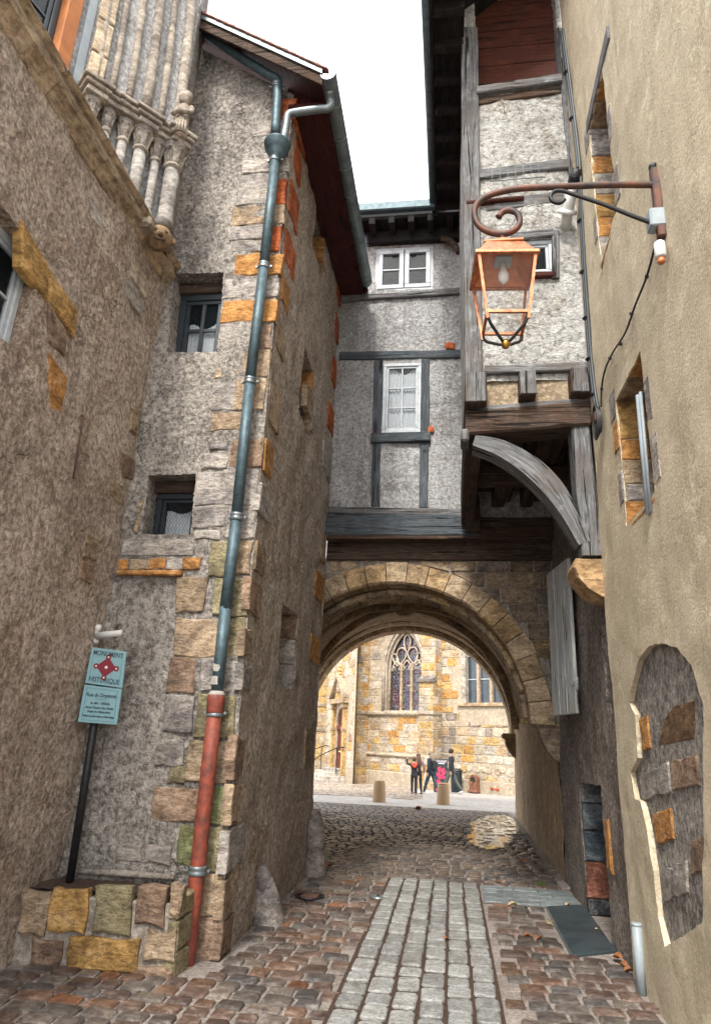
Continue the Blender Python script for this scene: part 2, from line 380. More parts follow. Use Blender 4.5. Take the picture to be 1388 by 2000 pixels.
def stone_vf(fr, poly, proud, depth=.05, bev=.010, jit=.012, bulge=.002):
    n = len(poly); cu = sum(p[0] for p in poly) / n; cv = sum(p[1] for p in poly) / n
    pl = [(a + random.uniform(-jit, jit), b + random.uniform(-jit, jit)) for a, b in poly]
    def ins(p, d):
        L = math.hypot(p[0] - cu, p[1] - cv); k = max(.2, 1 - d / max(L, 1e-4)); return (cu + (p[0] - cu) * k, cv + (p[1] - cv) * k)
    V = [fr.pt(*p, -depth) for p in pl] + [fr.pt(*p, proud - bev * .7) for p in pl] + [fr.pt(*ins(p, bev * 1.1), proud + random.uniform(-.08, .08) * bev) for p in pl] + [fr.pt(cu, cv, proud + random.uniform(0, bulge))]
    F = []
    for i in range(n):
        j = (i + 1) % n
        F += [(i, j, n + j, n + i), (n + i, n + j, 2 * n + j, 2 * n + i), (2 * n + i, 2 * n + j, 3 * n)]
    if fr.u.cross(fr.v).dot(fr.n) < 0: F = [tuple(reversed(q)) for q in F]
    return V, F
def rpoly(u0, v0, u1, v1):
    vm = (v0 + v1) / 2; a, b = u0 + (u1 - u0) * .33, u0 + (u1 - u0) * .67
    return [(u0, v0), (a, v0), (b, v0), (u1, v0), (u1, vm), (u1, v1), (b, v1), (a, v1), (u0, v1), (u0, vm)]
def cj(c, j=.12):
    k = 1 + random.uniform(-j, j); return tuple(max(0, x * k) for x in c[:3])
GREY = (.34, .32, .295); PALE = (.42, .395, .355); TAN = (.40, .31, .21); ORANGE = (.50, .255, .085); RED = (.45, .12, .04)
BROWN = (.31, .22, .155); OLIVE = (.28, .25, .15); MOSSY = (.19, .205, .10); BLUEG = (.17, .20, .21); GOLD = (.45, .28, .10); CREAM = (.56, .50, .40)
def stones(fr, parent, lst, proud=.014, jit=.012, mat='stone', bev=.010):
    for x0, y0, x1, y1, c in lst:
        r = fr.rect(x0, y0, x1, y1)
        v, f = stone_vf(fr, rpoly(*r), proud + random.uniform(-.004, .008), .06, bev, jit)
        mesh('stone', v, f, mat, parent, color=cj(c, .18))
def warped(fr, q, w0, w1, amp=.007, ch=.014):
    """an old hewn timber: long quad q swept in short lengths with wandering edges and worn arrises"""
    a, b, c, d = [Vector(p) for p in q]
    if (b - a).length >= (d - a).length: s0, s1, e0, e1 = a, d, b, c
    else: s0, s1, e0, e1 = b, a, c, d
    L = ((e0 - s0).length + (e1 - s1).length) / 2; n = max(3, min(14, int(L / .14))); V, Fc = [], []; sd_ = random.uniform(0, 90); ch = min(ch, (s1 - s0).length * .25)
    for i in range(n + 1):
        t = i / n; p, r = s0.lerp(e0, t), s1.lerp(e1, t); x = (r - p).normalized()
        k = lambda j: noise.noise(Vector((t * L * 2.3 + sd_, j * 7.1, sd_))) * amp + noise.noise(Vector((t * L * 8 + sd_, j * 3.3, 2))) * amp * .5
        p, r = p + x * k(0), r + x * k(1); wf = w1 + k(2)
        pts = [(p, w0), (p, wf - ch), (p + x * ch, wf + k(3) * .5), (r - x * ch, wf + k(4) * .5), (r, wf - ch), (r, w0)]
        V += [fr.pt(u.x, u.y, w_) for u, w_ in pts]
    for i in range(n):
        for j in range(6): Fc.append((i * 6 + j, i * 6 + (j + 1) % 6, (i + 1) * 6 + (j + 1) % 6, (i + 1) * 6 + j))
    Fc += [(5, 4, 3, 2, 1, 0), tuple(n * 6 + j for j in range(6))]
    return V, Fc
def beam(fr, parent, q, mat, proud=.03, thick=.18, name='beam', bev=.012, jit=.006):
    v, f = warped(fr, fr.uvs(q), proud - thick, proud, .009, bev)
    o = mesh(name, v, f, mat, parent); bm = bmesh.new(); bm.from_mesh(o.data); bmesh.ops.recalc_face_normals(bm, faces=bm.faces); bm.to_mesh(o.data); bm.free()
    return o
def casement(parent, fr, q, w, cols, rows, mat, fw=.05, bar=.022, curtain=None, interior_backing=True, frame2=True, name='window', pane_mat='glass'):
    """a glazed window in the quad q (uv rectangle) at depth w: frame, bars and one pane for each light"""
    u0, v0, u1, v1 = q; A = Acc()
    for a in ((u0, v0, u1, v0 + fw), (u0, v1 - fw, u1, v1), (u0, v0 + fw, u0 + fw, v1 - fw), (u1 - fw, v0 + fw, u1, v1 - fw)): A.add(*fbox(fr, *a, w - .06, w, .006))
    i0, j0, i1, j1 = u0 + fw, v0 + fw, u1 - fw, v1 - fw
    if frame2:
        s = fw * .6
        for a in ((i0, j0, i1, j0 + s), (i0, j1 - s, i1, j1), (i0, j0 + s, i0 + s, j1 - s), (i1 - s, j0 + s, i1, j1 - s)): A.add(*fbox(fr, *a, w - .055, w - .018, .005))
        i0, j0, i1, j1 = i0 + s, j0 + s, i1 - s, j1 - s
    o = A.obj(name, mat, parent)
    for k in range(1, cols):
        x = i0 + (i1 - i0) * k / cols; mesh('glazing_bar', *fbox(fr, x - bar / 2, j0, x + bar / 2, j1, w - .05, w - .022, .003), mat, o)
    for k in range(1, rows):
        y = j0 + (j1 - j0) * k / rows; mesh('glazing_bar', *fbox(fr, i0, y - bar / 2, i1, y + bar / 2, w - .049, w - .024, .003), mat, o)
    for a in range(cols):
        for b in range(rows):
            x0, x1 = i0 + (i1 - i0) * a / cols, i0 + (i1 - i0) * (a + 1) / cols; y0, y1 = j0 + (j1 - j0) * b / rows, j0 + (j1 - j0) * (b + 1) / rows
            mesh('pane', *fbox(fr, x0 + .002, y0 + .002, x1 - .002, y1 - .002, w - .042, w - .038, 0), pane_mat, o)
    if interior_backing:
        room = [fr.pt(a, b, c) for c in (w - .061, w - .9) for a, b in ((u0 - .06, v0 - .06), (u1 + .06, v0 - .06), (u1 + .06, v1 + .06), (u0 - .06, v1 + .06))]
        mesh('interior_backing', room, [(4, 5, 6, 7), (0, 1, 5, 4), (1, 2, 6, 5), (2, 3, 7, 6), (3, 0, 4, 7)], 'dark', o)
    if curtain:
        cm, h0, h1 = curtain; n = 26; V, Fq = [], []
        for k in range(n + 1):
            u = i0 + (i1 - i0) * k / n; ww = w - .075 + .010 * math.sin(k * 1.9) + .006 * math.sin(k * 4.7)
            top = j0 + (j1 - j0) * (h1 + .05 * math.sin(k * .25 + 1))
            V += [fr.pt(u, j0 + (j1 - j0) * h0, ww), fr.pt(u, top, ww)]
            if k: Fq.append((2 * k - 2, 2 * k, 2 * k + 1, 2 * k - 1))
        mesh('curtain', V, Fq, cm, o, smooth=True)
    return o
# ================================================================== THE SETTING: ground, street, paving
def right_x(y): return 1.43 if y < 10 else 1.43 + (y - 10) * .025
def left_x(y): return -3.2 if y < 5.5 else (-1.8 if y < 9.5 else -2.66 - (y - 9.5) * .125)
def gmesh(name, xs, ys, dz, mat, fx=None):
    V, Fc = [], []
    for y in ys:
        for x in xs: V.append((x if fx is None else fx(x, y), y, ground_z(y) + dz + .006 * noise.noise(Vector((x * 1.3, y * 1.3, 0)))))
    n = len(xs)
    for j in range(len(ys) - 1):
        for i in range(n - 1): Fc.append((j * n + i, j * n + i + 1, (j + 1) * n + i + 1, (j + 1) * n + i))
    return tag(mesh(name, V, Fc, mat, None, smooth=True), kind='structure')
fr_steps = lambda a, b, n: [a + (b - a) * i / n for i in range(n + 1)]
gmesh('ground', [-400, -60, -15, -4, 4, 15, 60, 400], [-400, -60, -10, 0, 10, 20, 30, 40, 60, 150, 500], -.06, 'pave')
street = gmesh('street', fr_steps(-4.6, 3.2, 30), fr_steps(-1, 22, 90), 0, 'joint')

def cobble_variant(i):
    rng = random.Random(100 + i); n = 8; P = []
    for k in range(n):
        a, b = ((.5, -.43), (.5, .43), (.46, .5), (-.46, .5), (-.5, .43), (-.5, -.43), (-.46, -.5), (.46, -.5))[k]
        P.append((a * rng.uniform(.9, 1.0), b * rng.uniform(.88, 1.0)))
    V = [(a, b, -1.5) for a, b in P] + [(a, b, .45) for a, b in P] + [(a * .89, b * .86, .96 + rng.uniform(-.08, .06)) for a, b in P] + [(0, 0, 1.0)]
    Fc = []
    for k in range(n):
        j = (k + 1) % n; Fc += [(k, j, n + j, n + k), (n + k, n + j, 2 * n + j, 2 * n + k), (2 * n + k, 2 * n + j, 3 * n)]
    return V, Fc
CV = [cobble_variant(i) for i in range(7)]
def shared(name, vf, mat, smooth=True):
    me = bpy.data.meshes.new(name); me.from_pydata(vf[0], [], vf[1]); me.update()
    if smooth: me.polygons.foreach_set('use_smooth', [True] * len(me.polygons))
    me.materials.append(M[mat]); return me
CM = [shared('cobble', vf, 'cobble') for vf in CV]
SETT_L = lambda y: -.76 + .0 * y
SLAB = [on_ground(*p) for p in [(1065, 1775), (1140, 1772), (1203, 1862), (1115, 1872)]]
SLABP = [(p.x, p.y) for p in SLAB]
cobs = []
y = 2.4; row = 0
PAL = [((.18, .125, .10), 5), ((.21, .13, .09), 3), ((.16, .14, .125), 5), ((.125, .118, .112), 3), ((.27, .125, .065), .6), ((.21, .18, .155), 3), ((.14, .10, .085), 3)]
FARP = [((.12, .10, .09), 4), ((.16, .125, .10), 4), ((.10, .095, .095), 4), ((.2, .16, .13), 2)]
def pick(pal):
    t = random.uniform(0, sum(k for _, k in pal))
    for c, k in pal:
        t -= k
        if t <= 0: return c
    return pal[-1][0]
while y < 21.6:
    pitch = random.uniform(.15, .19) * (1 if y < 10 else 1.15)
    x = left_x(y + .1) + random.uniform(0, .15)
    while x < right_x(y) - .05:
        wd = random.uniform(.15, .26)
        cx, cy = x + wd / 2, y + pitch / 2 + random.uniform(-.012, .012)
        x += wd
        if -.80 < cx - .02 and cx - wd / 2 < .33 and cx + wd / 2 > -.77 and y < 9.5: continue
        if cx + wd / 2 > .3 and 8.62 < cy < 9.55: continue
        if inside((cx, cy), SLABP) or inside((cx + wd * .4, cy), SLABP) or inside((cx, cy + .1), SLABP): continue
        if cx + wd / 2 > right_x(y) + .02 or cx - wd / 2 < left_x(cy) - .02: continue
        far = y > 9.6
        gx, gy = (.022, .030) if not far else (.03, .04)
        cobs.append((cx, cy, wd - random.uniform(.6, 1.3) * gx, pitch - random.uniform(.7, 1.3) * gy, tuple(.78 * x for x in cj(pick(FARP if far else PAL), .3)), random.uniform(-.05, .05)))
    y += pitch
vis = [c for c in cobs if 4.45 < c[1]]
vis.sort(key=lambda c: c[1] - .001 * abs(c[0])); near = set(id(c) for c in vis[:300]); rest = Acc()
for c in cobs:
    cx, cy, sx, sy, colr, rot = c; k = random.randrange(7); z = ground_z(cy) + random.uniform(-.004, .006)
    if id(c) in near:
        o = bpy.data.objects.new('cobble', CM[k]); o.location = (cx, cy, z); o.scale = (sx, sy, .026); o.rotation_euler = (random.uniform(-.03, .03), random.uniform(-.03, .03), rot); o.color = (*colr, 1); put(o, street)
    else:
        R2 = Matrix.Rotation(rot, 3, 'Z')
        rest.add([R2 @ Vector((p[0] * sx, p[1] * sy, p[2] * .026)) + Vector((cx, cy, z)) for p in CV[k][0]], CV[k][1], colr)
rest.obj('cobble', 'cobble_a', street, smooth=True, kind='stuff')

# strip of granite setts with dark open joints
strip = gmesh('sett_strip', fr_steps(-.785, .335, 8), fr_steps(2.4, 9.58, 40), .026, 'soil')
def sett_variant(i):
    rng = random.Random(50 + i); P = []
    for a, b in ((-.5, -.42), (-.42, -.5), (.42, -.5), (.5, -.42), (.5, .42), (.42, .5), (-.42, .5), (-.5, .42)): P.append((a * rng.uniform(.95, 1), b * rng.uniform(.95, 1)))
    n = 8; V = [(a, b, -1.2) for a, b in P] + [(a, b, .75) for a, b in P] + [(a * .86, b * .90, 1.02 + rng.uniform(-.06, .06)) for a, b in P] + [(0, 0, 1.0)]
    Fc = []
    for k in range(n):
        j = (k + 1) % n; Fc += [(k, j, n + j, n + k), (n + k, n + j, 2 * n + j, 2 * n + k), (2 * n + k, 2 * n + j, 3 * n)]
    return V, Fc
SM = [shared('sett', sett_variant(i), 'sett', False) for i in range(5)]
for c in range(6):
    y = 2.5 + random.uniform(0, .25); x = -.76 + .18 * (c + .5)
    while y < 9.45:
        L = min(random.uniform(.2, .36), 9.56 - y)
        o = bpy.data.objects.new('sett', random.choice(SM)); o.location = (x + random.uniform(-.004, .004), y + L / 2, .012 + random.uniform(-.004, .004)); o.scale = (.160 + random.uniform(-.006, .006), L - .04, .030)
        o.rotation_euler = (random.uniform(-.02, .02), random.uniform(-.02, .02), random.uniform(-.03, .03)); o.color = (*cj((.27, .285, .285), .22), 1); put(o, strip); y += L
# four courses of grey paving slabs beside the strip
slabs = gmesh('slab_courses', fr_steps(.34, 1.44, 6), fr_steps(8.62, 9.56, 5), .008, 'joint')
for r in range(4):
    x = .35 - random.uniform(0, .15)
    while x < 1.42:
        L = random.uniform(.26, .42); x1 = min(x + L, 1.425); x0 = max(x, .35)
        if x1 - x0 > .06:
            v, f = box(x0 + .006, 8.64 + r * .228, -.04, x1 - .006, 8.64 + r * .228 + .215, .026, .008, .003); mesh('slab', v, f, 'sett', slabs, color=cj((.165, .20, .215), .15))
        x += L
# wet bluestone slab in front of the low opening
A = hexa([(p.x, p.y, -.03) for p in SLAB] + [(p.x, p.y, .028) for p in SLAB], .008)
tag(mesh('threshold_slab', *A, 'slate'), 'dark wet bluestone slab lying before the low walled-up opening', 'slab')
# gutter kerb line against the right-hand wall, a flush strip of mortar
kerb = Acc()
for i in range(24):
    y0, y1 = 9.6 + i * .45, 9.6 + i * .45 + .42
    kerb.add(*hexa([(right_x(y0) - .10, y0, ground_z(y0) - .05), (right_x(y0) + .02, y0, ground_z(y0) - .05), (right_x(y1) + .02, y1, ground_z(y1) - .05), (right_x(y1) - .10, y1, ground_z(y1) - .05),
                    (right_x(y0) - .10, y0, ground_z(y0) + .03), (right_x(y0) + .02, y0, ground_z(y0) + .05), (right_x(y1) + .02, y1, ground_z(y1) + .05), (right_x(y1) - .10, y1, ground_z(y1) + .03)], .01, .004))
tag(kerb.obj('kerb', 'joint', None), kind='structure')
# the square beyond the arch: pale band of pavement with a cobbled area
gmesh('square_pavement', fr_steps(-30, 30, 60), fr_steps(22.0, 60, 60), .004, 'pave')
far = Acc(); y = 25.4
while y < 34.5:
    x = -9 + random.uniform(0, .3)
    while x < -1.3 - (y - 25.4) * .0:
        wd = random.uniform(.25, .5); edge = -.6 - (y - 25) * .12
        if x + wd < edge and random.random() < .93:
            k = random.randrange(7); sx, sy = wd - .05, .24
            far.add([(p[0] * sx + x + wd / 2, p[1] * sy + y + .15, ground_z(y) + .006 + p[2] * .02) for p in CV[k][0]], CV[k][1], cj((.34, .29, .24), .3))
        x += wd
    y += .3
o = far.obj('far_cobbles', 'cobble_a', None, smooth=True); tag(o, 'pale worn cobbles spread over the square before the church', 'cobbles', kind='stuff')

# a shallow puddle in the passage: wet sheet between the stones
pd = [on_ground(*p) for p in [(905, 1640), (925, 1625), (918, 1608), (950, 1596), (985, 1593), (1010, 1605), (1018, 1622), (1000, 1640), (985, 1658), (950, 1662), (920, 1652)]]
pv = dense([(p.x, p.y) for p in pd], .12, .05)
puddle = mesh('puddle', [(a, b, ground_z(b) + .0262) for a, b in pv], [tuple(range(len(pv)))], 'puddle'); tag(puddle, kind='structure')

# ================================================================== LEFT: house with the Gothic jamb (wall A)
H_A = thing('gothic_house', 'tall roughcast house wall with a Gothic column cluster above a sloping-looking stone cornice', 'house', (-3.2, 4.5, 0))
cz = (6.38 - .74) + .02                                   # cornice height in frA's v
win_lo = frA.uvs([(60, 440), (128, 590), (112, 680), (60, 620)])
slot = []
wall('wall', frA, [(-.5, -.9), (5.98, -.9), (5.98, cz - .1), (-.5, cz - .1)], [[(3.2, 3.5), (4.02, 3.5), (4.02, 4.35), (3.2, 4.35)]], 'plA', H_A, step=.06, amp=.032, nsc=1.1, reveal=.2)
casement(H_A, frA, (3.2, 3.5, 4.02, 4.35), -.12, 2, 2, 'white', .06)
# orange jamb stones of that window, left edge of the picture
for q, c in (([(94, 525), (150, 610), (146, 660), (94, 590)], GOLD), ([(94, 590), (130, 655), (124, 700), (94, 670)], BROWN), ([(94, 690), (130, 738), (115, 812), (94, 800)], ORANGE), ([(40, 430), (94, 520), (94, 590), (40, 520)], GOLD)):
    v, f = stone_vf(frA, dense(frA.uvs(q), .25), .02, .06, .02, .01); mesh('stone', v, f, 'stone', H_A, color=cj(c))
# exposed stones low on the wall and pale ashlar under the cornice
for q, c in (([(232, 880), (265, 900), (262, 940), (238, 930)], BROWN), ([(210, 925), (240, 950), (236, 985), (206, 960)], TAN), ([(168, 1040), (195, 1055), (190, 1095), (164, 1085)], TAN), ([(160, 1092), (185, 1105), (178, 1140), (155, 1130)], BROWN),
             ([(258, 795), (276, 800), (270, 850), (255, 840)], TAN), ([(175, 380), (215, 440), (218, 478), (180, 425)], PALE), ([(210, 440), (240, 500), (236, 528), (212, 488)], CREAM), ([(244, 535), (282, 592), (278, 622), (246, 580)], PALE), ([(246, 490), (290, 550), (286, 585), (248, 530)], CREAM)):
    v, f = stone_vf(frA, dense(frA.uvs(q), .3), .008, .06, .015, .01); mesh('stone', v, f, 'stone', H_A, color=cj(c))
# double cornice moulding swept along the wall
cx = frA.pt(0, cz).x
prof = [(a * .8 - .02, b * .68 + .03) for a, b in [(-.06, -.30), (.02, -.26), (.06, -.17), (.10, -.12), (.13, -.10), (.15, -.05), (.12, -.01), (.07, .0), (.09, .03), (.16, .06), (.19, .11), (.17, .15), (.10, .17), (-.5, .18)]]
zc = frA.pt(0, cz).z
seg = [0.2, 1.5, 2.7, 3.6, 4.35, 5.1, 5.95]
for i in range(len(seg) - 1):
    y0, y1 = seg[i] + .004, seg[i + 1] - .004; n = len(prof); V = []
    for k in range(5):
        yy = y0 + (y1 - y0) * k / 4
        V += [(cx + a + random.uniform(-.006, .006), yy, zc + b + random.uniform(-.005, .005)) for a, b in prof]
    Fc = [(k * n + j, k * n + j + 1, (k + 1) * n + j + 1, (k + 1) * n + j) for k in range(4) for j in range(n - 1)] + [tuple(range(n)), tuple(4 * n + j for j in range(n - 1, -1, -1))]
    mesh('cornice', V, Fc, 'smooth_stone', H_A, color=cj((.36, .28, .19), .1))
# recess behind: splayed jamb, orange window surround, arch mouldings
J0, J1 = Vector((-3.52, 4.62, 0)), Vector((-2.86, 5.42, 0)); jd = (J1 - J0).normalized(); jn = Vector((jd.y, -jd.x, 0))
frJ = Frame(J0, jd, (0, 0, 1), jn)
wall('jamb', frJ, [(-.02, 6.42), (1.04, 6.42), (1.04, 12.0), (-.02, 12.0)], [], 'plD', H_A, step=.15, amp=.006)
frJe = Frame((J1.x, J1.y, 0), (-.17, .53, 0), (0, 0, 1), (.53, .17, 0))
mesh('corbel_block', *box(-3.3, 5.08, 6.33, -2.86, 5.5, 6.44, .03, .006), 'smooth_stone', H_A, color=(.34, .29, .22))
wall('jamb_return', frJe, [(0, 6.42), (.55, 6.42), (.55, 12.0), (0, 12.0)], [], 'plB', H_A, step=.12, amp=.012)
mesh('ledge', *box(-6, .2, 6.4, -2.95, 5.9, zc + .1, .01), 'smooth_stone', H_A, color=(.36, .32, .26))
cap_z = 7.34
shafts = [(.10, .048, 6.5), (.27, .04, 6.5), (.44, .046, 6.5), (.62, .062, 6.5), (.79, .046, 6.5), (.97, .078, 6.5)]
for u, r, z0 in shafts:
    p = J0 + jd * u + jn * (r + .015)
    prof2 = [(r, z0), (r, cap_z - .10)]
    col_ = mesh('column', *lathe_vf((p.x, p.y, 0), [(r * 1.25, z0 - .04), (r * 1.3, z0 + .03), (r, z0 + .08), (r * .98, cap_z - .55), (r * 1.0, cap_z - .14)], 14), 'smooth_stone', H_A, smooth=True, color=cj((.31, .30, .28), .12))
    mesh('ring', *lathe_vf((p.x, p.y, cap_z - .15), [(r * .9, -.01), (r * 1.28, .005), (r * 1.32, .025), (r * 1.1, .045)], 14), 'smooth_stone', col_, smooth=True, color=(.36, .33, .29))
    cap = mesh('capital', *lathe_vf((p.x, p.y, cap_z - .11), [(r * 1.0, 0), (r * 1.08, .06), (r * 1.3, .13), (r * 1.75, .20), (r * 1.9, .22)], 12), 'smooth_stone', col_, smooth=True, color=cj((.31, .295, .27), .08))
    for k in range(7):                                     # curled leaves on the capital
        t = 2 * math.pi * k / 7 + .3; d = Vector((math.cos(t), math.sin(t), 0))
        pts = [p + d * (r * 1.0) + Vector((0, 0, cap_z - .10)), p + d * (r * 1.25) + Vector((0, 0, cap_z + .01)), p + d * (r * 1.75) + Vector((0, 0, cap_z + .06)), p + d * (r * 1.95) + Vector((0, 0, cap_z + .035))]
        mesh('leaf', *tube_vf(pts, [r * .18, r * .26, r * .24, r * .12], 6), 'smooth_stone', col_, smooth=True, color=cj((.37, .34, .30), .1))
    # shaft of the arch above the abacus, leaning back as it rises into the arch
    q = [p + Vector((0, 0, cap_z + .28))]
    for k in range(1, 9):
        h = k * .45; q.append(p + Vector((0, 0, cap_z + .28 + h)) - jd * (.014 * h * h) - jn * .0)
    mesh('arch_moulding', *tube_vf([x - jn * .05 for x in q], min(r * .85, .055), 10), 'smooth_stone', H_A, smooth=True, color=cj((.33, .30, .255), .12))
# stepped abacus
for u, r, z0 in shafts:
    a = u - .105; b = u + .105; d = .09 + r * 1.9
    for (zz0, zz1, g) in ((cap_z + .11, cap_z + .17, .0), (cap_z + .175, cap_z + .22, .03), (cap_z + .225, cap_z + .27, .055)):
        mesh('abacus', *fbox(frJ, a - g, zz0, b + g * .6, zz1, -.02, d + g, .008, .003), 'smooth_stone', H_A, color=cj((.35, .32, .275), .1))
# pale ashlar course blocks of the arch reveal, left of the shafts
frK = Frame((-3.54, 4.62, 0), (-.25, -1, 0), (0, 0, 1), (1, -.25, 0))
wall('reveal_wall', frK, [(-.05, 6.3), (4.0, 6.3), (4.0, 12), (-.05, 12)], [[(.32, 6.42), (1.5, 6.42), (1.5, 8.6), (.32, 8.6)]], 'plD', H_A, step=.2, amp=.005, reveal=.0)
for k in range(9):
    v, f = stone_vf(frJ, rpoly(.0, 7.64 + k * .44, .16, 8.06 + k * .44), .05, .05, .012, .004); mesh('stone', v, f, 'smooth_stone', H_A, color=cj((.48, .40, .29)))
# orange painted window surround with casement
for q in ((.2, 6.42, .36, 8.7), (1.46, 6.42, 1.62, 8.7), (.2, 8.55, 1.62, 8.75)):
    mesh('surround', *fbox(frK, q[0], q[1], q[2], q[3], -.14, .05, .01), 'orangepaint', H_A)
mesh('surround_strip', *fbox(frK, .02, 6.5, .12, 8.9, -.02, .02, .005), 'greybox', H_A)
casement(H_A, frK, (.36, 6.44, 1.46, 8.56), -.04, 3, 4, 'navy', .07, .03, curtain=('curtain', 0, .55))
mesh('backing', *fbox(frK, -.3, 6.3, 4.4, 12, -1.2, -1.1, 0), 'dark', H_A)

# ================================================================== LEFT: corner house, gable wall B and alley wall C
H_B = thing('corner_house', 'corner house of grey roughcast with orange and grey quoins, clay tiled gable and zinc gutter', 'house', (-2.3, 6.2, 0))
W1 = frB.uvs([(340, 534), (437, 533), (425, 688), (327, 688)]); W2 = frB.uvs([(290, 927), (383, 925), (372, 1043), (277, 1043)])
DOOR = frB.uvs([(237, 1126), (352, 1126), (316, 1492), (196, 1492)])
wB = wall('gable_wall', frB, [(-3.35, -.1), (-1.8, -.1), (-1.8, 8.86), (-4.0, 10.45), (-4.0, 6.6), (-3.35, 6.6)], [W1, W2, DOOR], 'plB', H_B, step=.045, amp=.024, reveals=[.26, .24, .045])
mesh('blocked_doorway', [frB.pt(a, b, -.03) for a, b in (W_ for W_ in [(DOOR[3][0] - .1, DOOR[3][1] - .1), (DOOR[2][0] + .1, DOOR[2][1] - .1), (DOOR[1][0] + .1, DOOR[1][1] + .1), (DOOR[0][0] - .1, DOOR[0][1] + .1)])], [(0, 1, 2, 3)], 'plB', H_B)
for Wq, bars in ((W1, True), (W2, False)):
    u0, u1 = min(Wq[0][0], Wq[3][0]), max(Wq[1][0], Wq[2][0]); v0, v1 = Wq[3][1], Wq[0][1]
    if bars:
        casement(H_B, frB, (u0 + .02, v0 - .05, u1 - .02, v1 - .14), -.2, 2, 2, 'navy', .075, .04, curtain=('curtain', 0, .62))
        mesh('lintel', *fbox(frB, u0 - .1, v1 - .14, u1 + .1, v1 + .02, -.34, -.16, .01), 'dwoodx', H_B)
    else:
        ca = casement(H_B, frB, (u0 + .02, v0 - .03, u1 - .02, v1 - .12), -.22, 1, 1, 'navy', .06, .03, curtain=('curtain', 0, .75))
        mesh('lintel', *fbox(frB, u0 - .1, v1 - .12, u1 + .1, v1 + .02, -.34, -.18, .01), 'dwoodx', H_B)
        A = Acc(); st = .032                                    # wire mesh over the opening
        a = u0 - .4
        while a < u1 + .4:
            for sgn in (1, -1):
                p, q = Vector((a, v0)), Vector((a + sgn * (v1 - v0) * .55, v1))
                t0, t1 = 0.0, 1.0; d = q - p
                for lo, hi, c0, dd in ((u0 + .02, u1 - .02, p.x, d.x),):
                    ta, tb = (lo - c0) / dd, (hi - c0) / dd; t0 = max(t0, min(ta, tb)); t1 = min(t1, max(ta, tb))
                if t1 - t0 > .03:
                    P, Q = p + d * t0, p + d * t1; A.add(*tube_vf([frB.pt(P.x, P.y, -.1), frB.pt(Q.x, Q.y, -.1)], .0013, 3, False))
            a += st
        A.obj('wire_mesh', 'iron', ca)
Bq = [(545, 195, 577, 235, RED), (493, 240, 552, 265, PALE), (475, 313, 563, 338, PALE), (470, 340, 558, 368, GREY), (466, 369, 536, 400, PALE), (538, 352, 558, 400, RED), (453, 403, 556, 440, TAN), (450, 443, 520, 470, GREY), (522, 442, 548, 490, RED), (455, 472, 519, 493, GREY),
      (458, 497, 516, 538, ORANGE), (518, 499, 552, 538, ORANGE), (438, 545, 543, 583, GREY), (435, 587, 540, 629, ORANGE), (428, 634, 480, 682, GREY), (482, 634, 530, 682, BROWN), (424, 686, 526, 737, TAN), (414, 741, 458, 802, GREY), (460, 741, 518, 800, TAN),
      (412, 806, 482, 842, TAN), (412, 862, 447, 880, GREY), (398, 884, 445, 916, PALE), (452, 858, 512, 914, BROWN), (385, 921, 505, 986, GREY), (380, 990, 440, 1030, GREY), (444, 990, 498, 1052, PALE), (380, 1035, 432, 1053, PALE),
      (240, 1052, 380, 1086, PALE), (231, 1092, 252, 1113, ORANGE), (254, 1093, 292, 1112, TAN), (294, 1090, 325, 1113, ORANGE), (327, 1090, 356, 1113, PALE), (358, 1090, 392, 1113, ORANGE), (411, 1058, 446, 1126, OLIVE), (448, 1058, 491, 1122, TAN),
      (345, 1127, 402, 1196, TAN), (418, 1129, 484, 1202, OLIVE), (342, 1209, 424, 1283, TAN), (430, 1207, 478, 1282, OLIVE), (330, 1286, 382, 1352, BROWN), (394, 1287, 468, 1350, GREY), (322, 1357, 380, 1431, GREY), (383, 1357, 461, 1440, OLIVE),
      (306, 1443, 360, 1495, PALE), (366, 1446, 452, 1528, TAN), (300, 1536, 386, 1604, BROWN), (390, 1534, 446, 1608, MOSSY), (349, 1612, 384, 1692, MOSSY), (387, 1612, 438, 1703, OLIVE), (228, 1650, 276, 1683, GREY), (281, 1651, 334, 1686, GREY), (392, 1708, 432, 1788, TAN), (382, 1792, 426, 1890, BROWN),
      (268, 978, 276, 1040, TAN), (330, 1497, 362, 1530, OLIVE)]
stones(frB, H_B, Bq, .015, .014)
mesh('stone', *fbox(frB, *frB.rect(231, 1115, 358, 1125), -.03, .05, .012, .005), 'stone', H_B, color=ORANGE)
